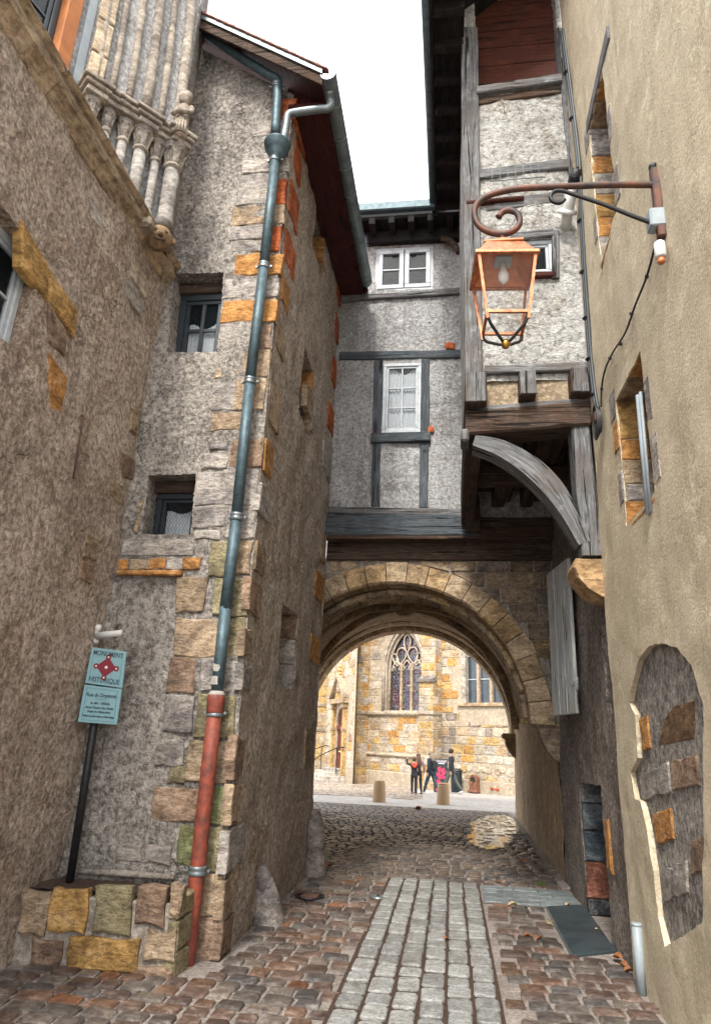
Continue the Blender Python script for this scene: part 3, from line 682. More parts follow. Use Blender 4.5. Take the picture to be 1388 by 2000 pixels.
# wall C along the alley with three slit openings
S1 = frC.uvs([(611, 405), (636, 470), (640, 560), (618, 500)]); 
def crect(x0, y0, x1, y1): r = frC.rect(x0, y0, x1, y1); return [(r[0], r[1]), (r[2], r[1]), (r[2], r[3]), (r[0], r[3])]
S1, S2, S3 = crect(614, 420, 634, 520), crect(588, 690, 610, 840), crect(544, 1185, 576, 1345)
wC = wall('alley_wall', frC, [(5.95, -.3), (9.56, -.3), (9.56, 9.25), (5.95, 8.86)], [S1, S2, S3], 'plC', H_B, step=.055, amp=.03, reveal=.22)
for S, cs in ((S1, (GOLD, ORANGE, TAN)), (S2, (ORANGE, GREY, TAN)), (S3, (BROWN, GREY, GREY))):
    u0, v0, u1, v1 = S[0][0], S[0][1], S[2][0], S[2][1]
    mesh('niche_back', [frC.pt(u0 - .05, v0 - .05, -.2), frC.pt(u1 + .05, v0 - .05, -.2), frC.pt(u1 + .05, v1 + .05, -.2), frC.pt(u0 - .05, v1 + .05, -.2)], [(0, 1, 2, 3)], 'plC', H_B)
    frQ = Frame((-1.8, u1 - .015, 0), (-1, 0, 0), (0, 0, 1), (0, -1, 0)); h = (v1 - v0) / 3   # far jamb, facing the camera
    for k in range(3):
        v, f = stone_vf(frQ, rpoly(.0, v0 + k * h + .008, .2, v0 + (k + 1) * h - .008), .012, .03, .012, .006); mesh('stone', v, f, 'stone', H_B, color=cj(cs[2 - k]))
    for k, e in ((0, 1),):
        v, f = stone_vf(frC, rpoly(u1 + .01, v0 + .1, u1 + .2, v0 + (v1 - v0) * .4), .02, .06, .02, .015); mesh('stone', v, f, 'stone', H_B, color=cj(cs[1]))
Cq = [(574, 236, 596, 286, RED), (571, 290, 588, 350, RED), (562, 366, 581, 446, RED), (553, 462, 575, 536, RED), (546, 545, 562, 602, ORANGE), (536, 636, 556, 692, TAN), (523, 748, 546, 838, TAN), (514, 862, 531, 930, ORANGE), (503, 950, 524, 1010, GREY), (494, 1062, 514, 1122, TAN), (484, 1135, 508, 1202, BROWN),
      (474, 1225, 490, 1280, TAN), (470, 1300, 486, 1350, GREY), (455, 1440, 472, 1520, BROWN), (448, 1535, 465, 1605, TAN), (441, 1618, 470, 1692, GREY), (432, 1712, 452, 1790, TAN), (428, 1796, 448, 1860, BROWN),
      (655, 548, 667, 600, RED), (652, 620, 664, 676, RED), (648, 700, 658, 756, RED), (640, 792, 651, 846, RED), (614, 1118, 630, 1172, ORANGE), (604, 1240, 621, 1294, ORANGE), (627, 1040, 635, 1100, TAN), (594, 1420, 608, 1500, TAN), (597, 760, 611, 812, TAN), (628, 870, 645, 930, GREY)]
stones(frC, H_B, Cq, .019, .022)
# end of wall C where the lane widens under the bridge
frR = Frame((0, 9.56, 0), (1, 0, 0), (0, 0, 1), (0, 1, 0))
wall('end_wall', frR, [(-4.2, -.3), (-1.8, -.3), (-1.8, 9.2), (-4.2, 9.2)], [], 'plC', H_B, step=.25, amp=.01)
# roof: verge boards, clay tiles, red soffit, half-round gutter
ex, ez = -1.36, 8.66
sl = .70
def roofp(x, y, d=0.0): return Vector((x, y, ez + (ex - x) * sl + d))
mesh('roof_deck', *hexa([roofp(ex, 5.62, .0), roofp(ex, 10.2, .0), roofp(-7, 10.2, .0), roofp(-7, 5.62, .0), roofp(ex, 5.62, .05), roofp(ex, 10.2, .05), roofp(-7, 10.2, .05), roofp(-7, 5.62, .05)], 0), 'redsoffit', H_B)
for nm, d0, d1, y0, m_ in (('verge_board', -.14, -.01, 5.585, 'dwoodx'), ('verge_flashing', -.005, .075, 5.56, 'zinc')):
    mesh(nm, *hexa([roofp(ex - .02, y0, d0), roofp(ex - .02, y0 + .03, d0), roofp(-5.5, y0 + .03, d0), roofp(-5.5, y0, d0), roofp(ex - .02, y0, d1), roofp(ex - .02, y0 + .03, d1), roofp(-5.5, y0 + .03, d1), roofp(-5.5, y0, d1)], .004), m_, H_B)
for k in range(44):                                            # each verge tile, lapping the one below
    x1 = ex + .05 - k * .095; x0 = x1 - .16
    mesh('tile', *hexa([roofp(x1, 5.54, .075), roofp(x1, 5.80, .075), roofp(x0, 5.80, .065), roofp(x0, 5.54, .065), roofp(x1, 5.54, .10), roofp(x1, 5.80, .10), roofp(x0, 5.80, .085), roofp(x0, 5.54, .085)], .003, .003), 'tile', H_B)
mesh('tile_field', *hexa([roofp(ex + .04, 5.8, .06), roofp(ex + .04, 10.2, .06), roofp(-7, 10.2, .06), roofp(-7, 5.8, .06), roofp(ex + .04, 5.8, .085), roofp(ex + .04, 10.2, .085), roofp(-7, 10.2, .085), roofp(-7, 5.8, .085)], 0), 'tile', H_B)
for k in range(9):                                             # rafter feet under the eave
    yy = 6.0 + k * .46
    mesh('rafter', *hexa([roofp(ex - .03, yy, -.12), roofp(ex - .03, yy + .08, -.12), roofp(-1.9, yy + .08, -.12), roofp(-1.9, yy, -.12), roofp(ex - .03, yy, -.003), roofp(ex - .03, yy + .08, -.003), roofp(-1.9, yy + .08, -.003), roofp(-1.9, yy, -.003)], .005), 'redsoffit', H_B)
mesh('eave_board', *box(-1.84, 5.9, 8.62, -1.40, 9.56, 8.66, .003), 'redsoffit', H_B)

G = thing('roof_gutter', 'grey zinc half-round gutter along the alley eave of the tiled corner house', 'gutter', (-1.33, 5.6, 8.6))
gx, gz, gr = -1.32, 8.68, .085
V, Fc = [], []; ys = [5.58, 5.6] + [5.6 + k * .5 for k in range(1, 8)] + [9.28]
for yy in ys:
    for k in range(11):
        t = math.pi + math.pi * k / 10; V.append((gx + gr * math.cos(t), yy, gz + gr * math.sin(t)))
    for k in range(11):
        t = 2 * math.pi - math.pi * k / 10; V.append((gx + (gr - .006) * math.cos(t), yy, gz + (gr - .006) * math.sin(t)))
n = 22
for i in range(len(ys) - 1):
    for k in range(n): Fc.append((i * n + k, i * n + (k + 1) % n, (i + 1) * n + (k + 1) % n, (i + 1) * n + k))
mesh('trough', V, Fc, 'zinc', G, smooth=True)
for yy in (5.575, 9.275):
    V = [(gx, yy, gz)] + [(gx + gr * math.cos(math.pi + math.pi * k / 10), yy, gz + gr * math.sin(math.pi + math.pi * k / 10)) for k in range(11)]
    mesh('end_cap', V, [(0, k, k + 1) for k in range(1, 11)], 'zinc', G)
mesh('rolled_lip', *tube_vf([(gx + gr, 5.58, gz), (gx + gr, 9.28, gz)], .010, 8), 'zinc', G, smooth=True)
for k in range(8):
    yy = 5.95 + k * .46; mesh('bracket', *tube_vf([(gx + (gr + .004) * math.cos(math.pi + math.pi * j / 10), yy, gz + (gr + .004) * math.sin(math.pi + math.pi * j / 10)) for j in range(11)], .006, 6), 'zinc', G, smooth=True)
A = Acc()
for k in range(26):
    yy = 8.3 + k * .036
    for dx in (-.02, .0, .02): A.add(*tube_vf([(gx + gr, yy, gz + .01), (gx + gr + dx * 1.6, yy + dx, gz + .11)], .0016, 3, False))
A.obj('bird_spikes', 'zinc', G)
# ---- rainwater pipe on wall B
DP = thing('rain_downpipe', 'long blue-grey zinc downpipe with hopper and rust-red iron foot on the quoined corner', 'downpipe', (-1.98, 5.78, 0))
py_ = 5.80; pz = lambda px, py: at_y(px, py, py_)
r_ = .052
arm = [pz(452, 100) + Vector((-.55, 0, .5)), pz(452, 100), pz(470, 112), pz(525, 146), pz(541, 156), pz(542, 180), pz(537, 262)]
mesh('feed_pipe', *tube_vf(spline(arm, 4), r_, 14), 'bluezinc', DP, smooth=True)
gut = [Vector((gx, 5.72, gz - .08)), pz(645, 196), pz(642, 211), pz(625, 213), pz(575, 220), pz(562, 226), pz(559, 245), pz(551, 285)]
mesh('gutter_pipe', *tube_vf(spline(gut, 3), .045, 14), 'zinc', DP, smooth=True)
hc = pz(541, 290)
mesh('hopper', *lathe_vf((hc.x, hc.y, hc.z), [(.05, -.20), (.055, -.15), (.075, -.13), (.10, -.07), (.115, -.04), (.135, -.02), (.145, .04), (.152, .05), (.150, .065), (.135, .06), (.12, .02)], 24), 'bluezinc', DP, smooth=True)
main = [pz(537, 315), pz(515, 520), pz(488, 745), pz(462, 1010), pz(440, 1190), pz(424, 1350)]
for i in range(len(main) - 1):
    mesh('pipe_section', *tube_vf([main[i] + Vector((0, 0, .02)), main[i + 1]], r_, 16), 'bluezinc', DP, smooth=True)
foot = [pz(423, 1358), pz(404, 1530), pz(386, 1700), pz(362, 1900), pz(358, 1935)]
mesh('iron_foot', *tube_vf(foot, .062, 16), 'rustiron', DP, smooth=True)
ct = foot[0]
mesh('socket', *lathe_vf(ct, [(.063, -.16), (.072, -.13), (.076, -.03), (.072, .0), (.056, .02)], 18), 'rustiron', DP, smooth=True)
mesh('cement_seal', *lathe_vf(ct, [(.074, -.015), (.068, .015), (.055, .035)], 14), 'cement', DP, smooth=True)
for p, rr in ((main[1], .06), (main[2], .06), (main[3], .062), (pz(541, 168), .058), (pz(537, 312), .06), (foot[2], .07), (pz(420, 1392), .07)):
    c = mesh('collar', *lathe_vf(p, [(rr * .92, -.035), (rr, -.03), (rr, -.012), (rr * .95, -.006), (rr * .95, .006), (rr, .012), (rr, .03), (rr * .92, .035)], 16), 'zinc', DP, smooth=True)
    for s in (-1, 1): mesh('bolt', *lathe_vf(p + Vector((s * (rr + .018), .01, 0)), [(.012, -.012), (.013, 0), (.012, .012)], 8, (0, 1, 0)), 'zinc', c)
    mesh('wall_pin', *tube_vf([p + Vector((0, .04, 0)), p + Vector((0, .16, 0))], .008, 6), 'zinc', c)
for px_, py2, s in ((427, 1303, .028), (424, 1328, .03)):     # torn sticker remains
    p = pz(px_, py2); fs = Frame((p.x, p.y - r_ - .0015, p.z), (1, 0, 0), (0, 0, 1), (0, -1, 0))
    v, f = stone_vf(fs, rpoly(-s, -s * 1.3, s * .9, s * .8), .0005, .03, .0003, .007, 0); mesh('sticker', v, f, 'cement', DP)
# ================================================================== BRIDGE HOUSE over the passage
H_D = thing('bridge_house', 'narrow timber-framed house spanning the lane on a rib-vaulted stone archway', 'house', (-.3, 9.6, 0))
def q4(x0, y0, x1, y1): return [(x0, y1), (x1, y1), (x1, y0), (x0, y0)]
DW1 = frD.uvs([(735, 566), (846, 565), (846, 480), (734, 486)]); DW2 = frD.uvs([(746, 846), (821, 845), (823, 709), (749, 712)])
wall('facade', frD, [(-1.82, 4.5), (1.46, 4.5), (1.46, 5.3), (.22, 5.3), (.22, 10.2), (-1.82, 10.2)], [DW1, DW2], 'plD', H_D, step=.065, amp=.024, reveal=.1)
def rq(q): return (min(p[0] for p in q), min(p[1] for p in q), max(p[0] for p in q), max(p[1] for p in q))
w_ = casement(H_D, frD, rq(DW1), .0, 1, 1, 'white', .05, interior_backing=True, frame2=False, curtain=('curtain', 0, .18))
u0, v0, u1, v1 = rq(DW1); um = (u0 + u1) / 2
for a, b in ((u0 + .05, um - .008), (um + .008, u1 - .05)): casement(H_D, frD, (a, v0 + .05, b, v1 - .05), .012, 1, 2, 'white', .075, .025, interior_backing=False, frame2=False, name='casement')
casement(H_D, frD, rq(DW2), .02, 2, 3, 'white', .055, .022, curtain=('curtain', 0, .97))
mesh('green_curtain', *fbox(frD, DW2[0][0] + .1, 6.85, DW2[0][0] + .26, 7.2, -.085, -.075, .004), 'green_curtain', H_D)
B = lambda q, m, **k: beam(frD, H_D, q, m, **k)
B([(668, 592), (902, 576), (902, 565), (668, 581)], 'woodx', name='sill_beam', proud=.06)
B([(663, 704), (902, 700), (902, 684), (663, 689)], 'bwoodx', proud=.03)
B([(724, 990), (741, 990), (748, 705), (730, 706)], 'bwoodz', name='post', proud=.025)
B([(818, 992), (835, 992), (839, 702), (822, 703)], 'bwoodz', name='post', proud=.025)
B([(724, 867), (840, 865), (840, 846), (725, 849)], 'bwoodx', name='window_sill', proud=.07)
B([(640, 1003), (932, 1009), (932, 996), (640, 990)], 'woodx', proud=.035)
B([(636, 1049), (936, 1050), (936, 1008), (637, 1006)], 'bwoodx', name='bressummer', proud=.09, thick=.3, bev=.02)
B([(937, 1050), (1078, 1048), (1078, 1014), (937, 1012)], 'dwoodx', name='bressummer', proud=.07, thick=.3, bev=.02)
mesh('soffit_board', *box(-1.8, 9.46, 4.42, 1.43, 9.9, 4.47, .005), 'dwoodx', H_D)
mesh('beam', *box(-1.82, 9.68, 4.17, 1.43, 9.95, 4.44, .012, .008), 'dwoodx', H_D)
for px_, py_2 in ((878, 676), (838, 840), (735, 848)):                 # broken red brick showing through the render
    r = frD.rect(px_ - 9, py_2 - 6, px_ + 9, py_2 + 6); v, f = stone_vf(frD, rpoly(*r), .02, .05, .01, .015); mesh('brick', v, f, 'stone', H_D, color=RED)
# eave of the bridge house, with box gutter, rafters and dark boards
mesh('roof', *hexa([(-2.2, 9.15, 10.06), (.3, 9.15, 10.06), (.3, 12, 12.0), (-2.2, 12, 12.0), (-2.2, 9.15, 10.16), (.3, 9.15, 10.16), (.3, 12, 12.1), (-2.2, 12, 12.1)], 0), 'soffit', H_D)
mesh('gutter', *box(-1.5, 9.08, 9.95, -.12, 9.2, 10.12, .02), 'bluezinc', H_D)
mesh('eave_boards', *box(-1.8, 9.2, 9.86, .2, 9.56, 9.92, .004), 'soffit', H_D)
mesh('wall_plate', *box(-1.8, 9.44, 9.60, .2, 9.6, 9.84, .012, .006), 'soffit', H_D)
for k in range(6): mesh('rafter', *box(-1.62 + k * .32, 9.14, 9.72, -1.52 + k * .32, 9.56, 9.855, .01, .004), 'soffit', H_D)
mesh('curved_strut', *tube_vf(spline([(-.12, 9.42, 9.58), (.06, 9.42, 9.5), (.17, 9.42, 9.28)], 5), .05, 8), 'dwoodx', H_D, smooth=True)

# ---- archway: front ring, spandrel masonry, inner rings, vault and ribs
AR = [((.50, .39, .255), 3), ((.45, .335, .205), 3), ((.40, .32, .235), 2), ((.52, .37, .20), 2)]
def ring(c, r0, r1, y0, y1, n, a0=-8, a1=188, part='voussoir', cham=.03, pal=AR):
    for k in range(n):
        t0 = math.radians(a0 + (a1 - a0) * k / n) + .003; t1 = math.radians(a0 + (a1 - a0) * (k + 1) / n) - .003
        rr0, rr1 = r0 + random.uniform(-.006, .006), r1 + random.uniform(-.02, .015); yf = y0 + random.uniform(-.008, .008); NS = 3; V, Fc = [], []
        for j in range(NS + 1):
            t = t0 + (t1 - t0) * j / NS; c_, s_ = math.cos(t), math.sin(t)
            P = [(rr1, yf), (rr0 + cham, yf), (rr0, yf + cham), (rr0, y1), (rr1, y1)]
            V += [(c[0] + r * c_, yy, c[1] + r * s_) for r, yy in P]
        for j in range(NS):
            for i in range(5): Fc.append((j * 5 + i, j * 5 + (i + 1) % 5, (j + 1) * 5 + (i + 1) % 5, (j + 1) * 5 + i))
        Fc += [(4, 3, 2, 1, 0), tuple(NS * 5 + i for i in range(5))]
        mesh(part, V, Fc, 'stone', H_D, color=cj(pick(pal), .16))
FC, FR0, FR1 = (-.80, 1.97), 1.845, 2.15
ring(FC, FR0, FR1, 9.68, 10.1, 22, -1)
ring((-.77, 1.96), 1.745, 2.0, 10.1, 10.5, 19, 0, cham=.05)
def arc_tube(c, r, y0, y1, rad, a0, a1, n, part):
    for k in range(n):
        pts = []
        for j in range(5):
            f_ = (k + (j / 4) * .985 + .008) / n; t = math.radians(a0 + (a1 - a0) * f_); pts.append((c(f_)[0] + r(f_) * math.cos(t), y0 + (y1 - y0) * f_, c(f_)[1] + r(f_) * math.sin(t)))
        mesh(part, *tube_vf(pts, rad, 8), 'stone', H_D, smooth=True, color=cj(pick(AR), .15))
arc_tube(lambda f: (-.77, 1.96), lambda f: 1.80, 10.06, 10.06, .055, 2, 178, 17, 'roll_moulding')
ring((-1.12, 2.0), 2.60, 2.85, 17.9, 18.35, 19, 0, cham=.06)
ring((-1.20, 1.80), 2.78, 3.05, 19.3, 20.0, 19, -4, cham=.08)
VY0, VY1 = 10.3, 20.0
def vsec(f): return (-.77 - .42 * f, 1.97 - .12 * f, 1.93 + .95 * f)   # centre x, centre z, radius
V, Fc = [], []; NA, NY = 48, 40
for j in range(NY + 1):
    f_ = j / NY; cxx, czz, rr = vsec(f_); yy = VY0 - .35 + (VY1 - VY0 + .35) * f_
    for i in range(NA + 1):
        t = math.radians(-3 + 186 * i / NA); d = .02 * noise.noise(Vector((i * .3, yy * 1.2, 4)))
        lift = .10 * math.sin(math.pi * f_) * max(0, math.sin(t))
        kx = (right_x(yy) + .04 - cxx) if math.cos(t) > 0 else (rr + .1); V.append((cxx + (kx + d) * math.cos(t), yy, czz + (rr + d + lift) * math.sin(t)))
for j in range(NY):
    for i in range(NA): Fc.append((j * (NA + 1) + i, (j + 1) * (NA + 1) + i, (j + 1) * (NA + 1) + i + 1, j * (NA + 1) + i + 1))
mesh('vault', V, Fc, 'vault', H_D, smooth=True)
def rib(a0, a1, f0, f1, n=16):
    for k in range(n):
        V, Fc = [], []; prof = [(-.06, .11), (.06, .11), (.10, .05), (.10, -.04), (-.10, -.04), (-.10, .05)]
        for j in range(4):
            s = (k + j / 3 * .985) / n; f_ = f0 + (f1 - f0) * s; t = math.radians(a0 + (a1 - a0) * s); cxx, czz, rr = vsec(f_); yy = VY0 + (VY1 - VY0) * f_
            lift = .10 * math.sin(math.pi * f_) * max(0, math.sin(t)); rr += lift
            rad = Vector((math.cos(t), 0, math.sin(t))); tan = Vector((-math.sin(t) * rr * math.radians(a1 - a0), (VY1 - VY0) * (f1 - f0), math.cos(t) * rr * math.radians(a1 - a0))).normalized(); side = rad.cross(tan).normalized()
            c0 = Vector((cxx, yy, czz)) + rad * rr
            V += [c0 - rad * h + side * s2 for s2, h in prof]
        for j in range(3):
            for i in range(6): Fc.append((j * 6 + i, j * 6 + (i + 1) % 6, (j + 1) * 6 + (i + 1) % 6, (j + 1) * 6 + i))
        Fc += [(5, 4, 3, 2, 1, 0), tuple(18 + i for i in range(6))]
        mesh('rib_block', V, Fc, 'stone', H_D, color=cj(pick(AR), .14))
rib(6, 174, .02, .78); rib(174, 6, .02, .78)
cxx, czz, rr = vsec(.40)
mesh('boss', *lathe_vf((cxx, VY0 + (VY1 - VY0) * .40, czz + rr + .02), [(.10, -.14), (.17, -.11), (.18, .0), (.15, .05)], 14), 'stone', H_D, smooth=True, color=AR[0][0])
# right-hand wall shaft and two corbels
def corbel(x, y, z, s, col, parent, ax=(-1, 0, 0)):
    V, Fc = [], []; P = [(.02, -.30, .06), (.06, -.27, .09), (.12, -.2, .12), (.17, -.1, .13), (.18, -.02, .135), (.22, .0, .15), (.23, .04, .16), (.20, .07, .155)]
    for d, h, hw in P: V += [(x - d * s, y - hw * s * .8, z + h * s), (x - d * s, y + hw * s * .8, z + h * s), (x + .05, y + hw * s, z + h * s), (x + .05, y - hw * s, z + h * s)]
    for j in range(len(P) - 1):
        for i in range(4): Fc.append((j * 4 + i, j * 4 + (i + 1) % 4, (j + 1) * 4 + (i + 1) % 4, (j + 1) * 4 + i))
    Fc += [(3, 2, 1, 0), tuple((len(P) - 1) * 4 + i for i in range(4))]
    return mesh('corbel', V, Fc, 'smooth_stone', parent, color=col)
corbel(1.44, 9.98, 1.93, 1.5, (.36, .29, .21), H_D); corbel(1.70, 19.2, 1.80, 1.7, (.36, .27, .17), H_D)
# spandrel: mortar sheet with the arch cut out, and each stone
arcp = [(FC[0] + (FR1 - .06) * math.cos(math.radians(t)), FC[1] + (FR1 - .06) * math.sin(math.radians(t))) for t in range(0, 181, 6)]
wall('spandrel', frS, [(1.45, 1.97)] + [(1.45, 4.2), (-3.0, 4.2), (-3.0, 1.97)] + list(reversed(arcp)), [], 'mortar', H_D, step=.16, amp=.006)
z = 2.0
rows_ = [.26, .28, .25, .26, .24, .25, .24, .22, .2]
for h in rows_:
    if z + h > 4.18: h = 4.17 - z
    if h < .08: break
    x = -1.85 + random.uniform(0, .2)
    while x < 1.42:
        L = random.uniform(.24, .52); a, b = x, min(x + L, 1.42); x += L
        def ok(px, pz_): return (px - FC[0]) ** 2 + (pz_ - FC[1]) ** 2 > (FR1 + .015) ** 2
        if b - a < .08: continue
        poly = [p for p in dense([(a + .012, z + .01), (b - .012, z + .01), (b - .012, z + h - .01), (a + .012, z + h - .01)], .12)]
        inn = [p for p in poly if ok(*p)]
        if len(inn) < 4: continue
        if len(inn) < len(poly):
            q = []
            for p in poly:
                if ok(*p): q.append(p)
                else:
                    d = Vector((p[0] - FC[0], p[1] - FC[1])); d = d.normalized() * (FR1 + .018); s = (FC[0] + d.x, FC[1] + d.y)
                    if a <= s[0] <= b and z <= s[1] <= z + h: q.append(s)
            poly = q
            if len(poly) < 5: continue
        v, f = stone_vf(frS, poly, .02 + random.uniform(-.006, .012), .04, .018, .006); mesh('stone', v, f, 'stone', H_D, color=cj(pick([((.33, .26, .18), 3), ((.27, .215, .16), 3), ((.36, .26, .14), 2), ((.24, .2, .165), 2)]), .18))
    z += h
# left wall of the passage, hidden corner side
frPL = Frame((-2.66, 9.56, 0), (-1.31, 10.5, 0), (0, 0, 1), (10.5, 1.31, 0))
wall('passage_wall', frPL, [(0, -.6), (10.5, -.6), (10.5, 2.4), (0, 2.4)], [], 'plP', H_D, step=.25, amp=.02)
# outer face on the square side, above the far arch (keeps daylight out of the vault)
arcq = [(-1.2 + 3.0 * math.cos(math.radians(t)), 1.8 + 3.0 * math.sin(math.radians(t))) for t in range(-4, 185, 8)]
frO = Frame((0, 20.0, 0), (1, 0, 0), (0, 0, 1), (0, 1, 0))
wall('rear_facade', frO, [(6, -.6), (6, 10), (-9, 10), (-9, -.6), (-4.2, -.6)] + list(reversed(arcq)) + [(1.8, -.6)], [], 'plD', H_D, step=.35, amp=.02)

# ================================================================== RIGHT: timber house on brackets, alley wall F
H_T = thing('jettied_house', 'jettied timber-framed house with pale rough render, oak posts and a curved brace', 'house', (.8, 6.4, 4.6))
TW = frT.uvs([(1000, 535), (1080, 530), (1079, 464), (1000, 470)])
OP = frT.uvs([(930, 178), (1094, 152), (1090, 60), (930, 60)])
OPq = [(OP[0][0], OP[0][1]), (OP[1][0], OP[1][1]), (OP[1][0], 10.9), (OP[0][0], 10.9)]
wall('front_render', frT, [(.18, 5.2), (1.42, 5.2), (1.42, 11.2), (.18, 11.2)], [[(a, b) for a, b in ((rq(TW)[0], rq(TW)[1]), (rq(TW)[2], rq(TW)[1]), (rq(TW)[2], rq(TW)[3]), (rq(TW)[0], rq(TW)[3]))], OPq], 'plT', H_T, step=.06, amp=.026, nsc=2.6, reveal=.22)
casement(H_T, frT, rq(TW), -.03, 1, 1, 'white', .05)
mesh('loft_boarding', [frT.pt(*p, -.2) for p in ((.2, 9.0), (1.42, 9.0), (1.42, 11.2), (.2, 11.2))], [(0, 1, 2, 3)], 'redboard', H_T)
for k in range(5): mesh('board', *fbox(frT, .25, 9.15 + k * .3, 1.38, 9.44 + k * .3, -.2, -.18, .002), 'redboard', H_T)
T = lambda q, m, **k: beam(frT, H_T, q, m, **k)
T([(908, 740), (942, 740), (932, 60), (900, 60)], 'woodz', name='post', proud=.05, thick=.22)
T([(1110, 345), (1130, 345), (1112, 60), (1085, 60)], 'woodz', name='post', proud=.04, thick=.2)
T([(930, 192), (1096, 168), (1094, 152), (930, 177)], 'woodx', name='sill', proud=.07)
T([(928, 208), (1098, 182), (1098, 168), (930, 193)], 'dwoodx', name='sill_plate', proud=.02)
T([(935, 352), (1128, 329), (1126, 311), (936, 334)], 'woodx', proud=.035)
T([(950, 412), (1098, 396), (1100, 376), (985, 384)], 'woodx', proud=.012, jit=.02)
T([(910, 405), (1022, 394), (1022, 388), (910, 398)], 'redboard', name='batten', proud=.06, thick=.08)
T([(1078, 545), (1092, 545), (1091, 452), (1076, 452)], 'woodz', name='window_post', proud=.025)
T([(996, 470), (1080, 463), (1079, 448), (996, 455)], 'woodx', name='lintel', proud=.025)
T([(1040, 545), (1080, 543), (1080, 533), (1040, 535)], 'redboard', name='window_sill', proud=.05)
T([(945, 735), (1147, 727), (1146, 711), (945, 719)], 'woodx', name='bottom_plate', proud=.06)
T([(908, 808), (1150, 790), (1150, 778), (930, 795)], 'woodx', proud=.03)
T([(909, 853), (1151, 834), (1151, 788), (909, 806)], 'dwoodx', name='bressummer', proud=.06, thick=.3, bev=.02)
mesh('infill', *fbox(frT, .2, 4.85, 1.4, 5.25, -.3, -.02, .01), 'plJ', H_T)
T([(1136, 1086), (1176, 1086), (1149, 830), (1114, 832)], 'woodz', name='bracket_post', proud=.03, thick=.24, bev=.015)
def joist(px0, py0, px1, py1, m_='dwoody', tail=3.1):
    r = frT.rect(px0, py0, px1, py1)
    o = mesh('joist', *fbox(frT, *r, -tail, .17, .018, .006), m_, H_T)
    mesh('joist_end', *fbox(frT, r[0] + .008, r[1] + .008, r[2] - .008, r[3] - .008, .16, .176, .01, .003), 'woodz', o)
joist(907, 742, 948, 800); joist(1011, 738, 1044, 786); joist(1110, 732, 1144, 782)
# curved brace, sawn from one curved oak: swept in the front plane
cl = [frT.uv(*p) for p in ((925, 862), (975, 876), (1030, 908), (1075, 950), (1110, 1000), (1140, 1062))]
cs_ = spline([frT.pt(a, b, .0) for a, b in cl], 5); V, Fc = [], []
for i, p in enumerate(cs_):
    d = (cs_[min(i + 1, len(cs_) - 1)] - cs_[max(i - 1, 0)]).normalized(); nrm = Vector((-d.z, 0, d.x)); s = i / (len(cs_) - 1); hw = .055 + .05 * math.sin(math.pi * s)
    V += [p + nrm * hw + Vector((0, -.03, 0)), p - nrm * hw + Vector((0, -.03, 0)), p - nrm * hw + Vector((0, .22, 0)), p + nrm * hw + Vector((0, .22, 0))]
for i in range(len(cs_) - 1):
    for k in range(4): Fc.append((i * 4 + k, i * 4 + (k + 1) % 4, (i + 1) * 4 + (k + 1) % 4, (i + 1) * 4 + k))
Fc += [(3, 2, 1, 0), tuple((len(cs_) - 1) * 4 + k for k in range(4))]
cbr = mesh('curved_brace', V, Fc, 'woodx', H_T)
uvl = cbr.data.uv_layers.new(name='UVMap')
for pl in cbr.data.polygons:
    for li in pl.loop_indices:
        vi = cbr.data.loops[li].vertex_index; uvl.data[li].uv = (vi // 4 * .055, (0, .16, .36, .52)[vi % 4] if not (vi % 4 == 0 and any(cbr.data.loops[k].vertex_index % 4 == 3 for k in pl.loop_indices)) else .68)
mw_ = M['woodx'].copy(); mw_.name = 'weathered_oak_brace'; ntb = mw_.node_tree; uvn = ntb.nodes.new('ShaderNodeUVMap'); uvn.uv_map = 'UVMap'
for l in list(ntb.links):
    if l.from_socket.name == 'Position': ts = l.to_socket; ntb.links.remove(l); ntb.links.new(uvn.outputs[0], ts)
cbr.data.materials[0] = mw_
# underside of the jetty
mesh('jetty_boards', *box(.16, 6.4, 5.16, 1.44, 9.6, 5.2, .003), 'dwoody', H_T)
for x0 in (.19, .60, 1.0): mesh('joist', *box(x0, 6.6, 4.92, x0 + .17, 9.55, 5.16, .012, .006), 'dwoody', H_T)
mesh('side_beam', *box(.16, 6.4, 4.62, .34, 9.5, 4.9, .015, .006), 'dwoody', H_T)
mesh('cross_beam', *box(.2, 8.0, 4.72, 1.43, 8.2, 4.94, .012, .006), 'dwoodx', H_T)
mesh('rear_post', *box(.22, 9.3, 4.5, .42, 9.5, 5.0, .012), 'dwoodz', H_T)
mesh('peg_end', *fbox(frT, *frT.rect(899, 846, 915, 870), -.15, .12, .02), 'woodz', H_T)
frTs = Frame((.18, 0, 0), (0, -1, 0), (0, 0, 1), (-1, 0, 0))
wall('side_render', frTs, [(-9.55, 5.0), (-6.35, 5.0), (-6.35, 11.2), (-9.55, 11.2)], [], 'plT', H_T, step=.15, amp=.01)
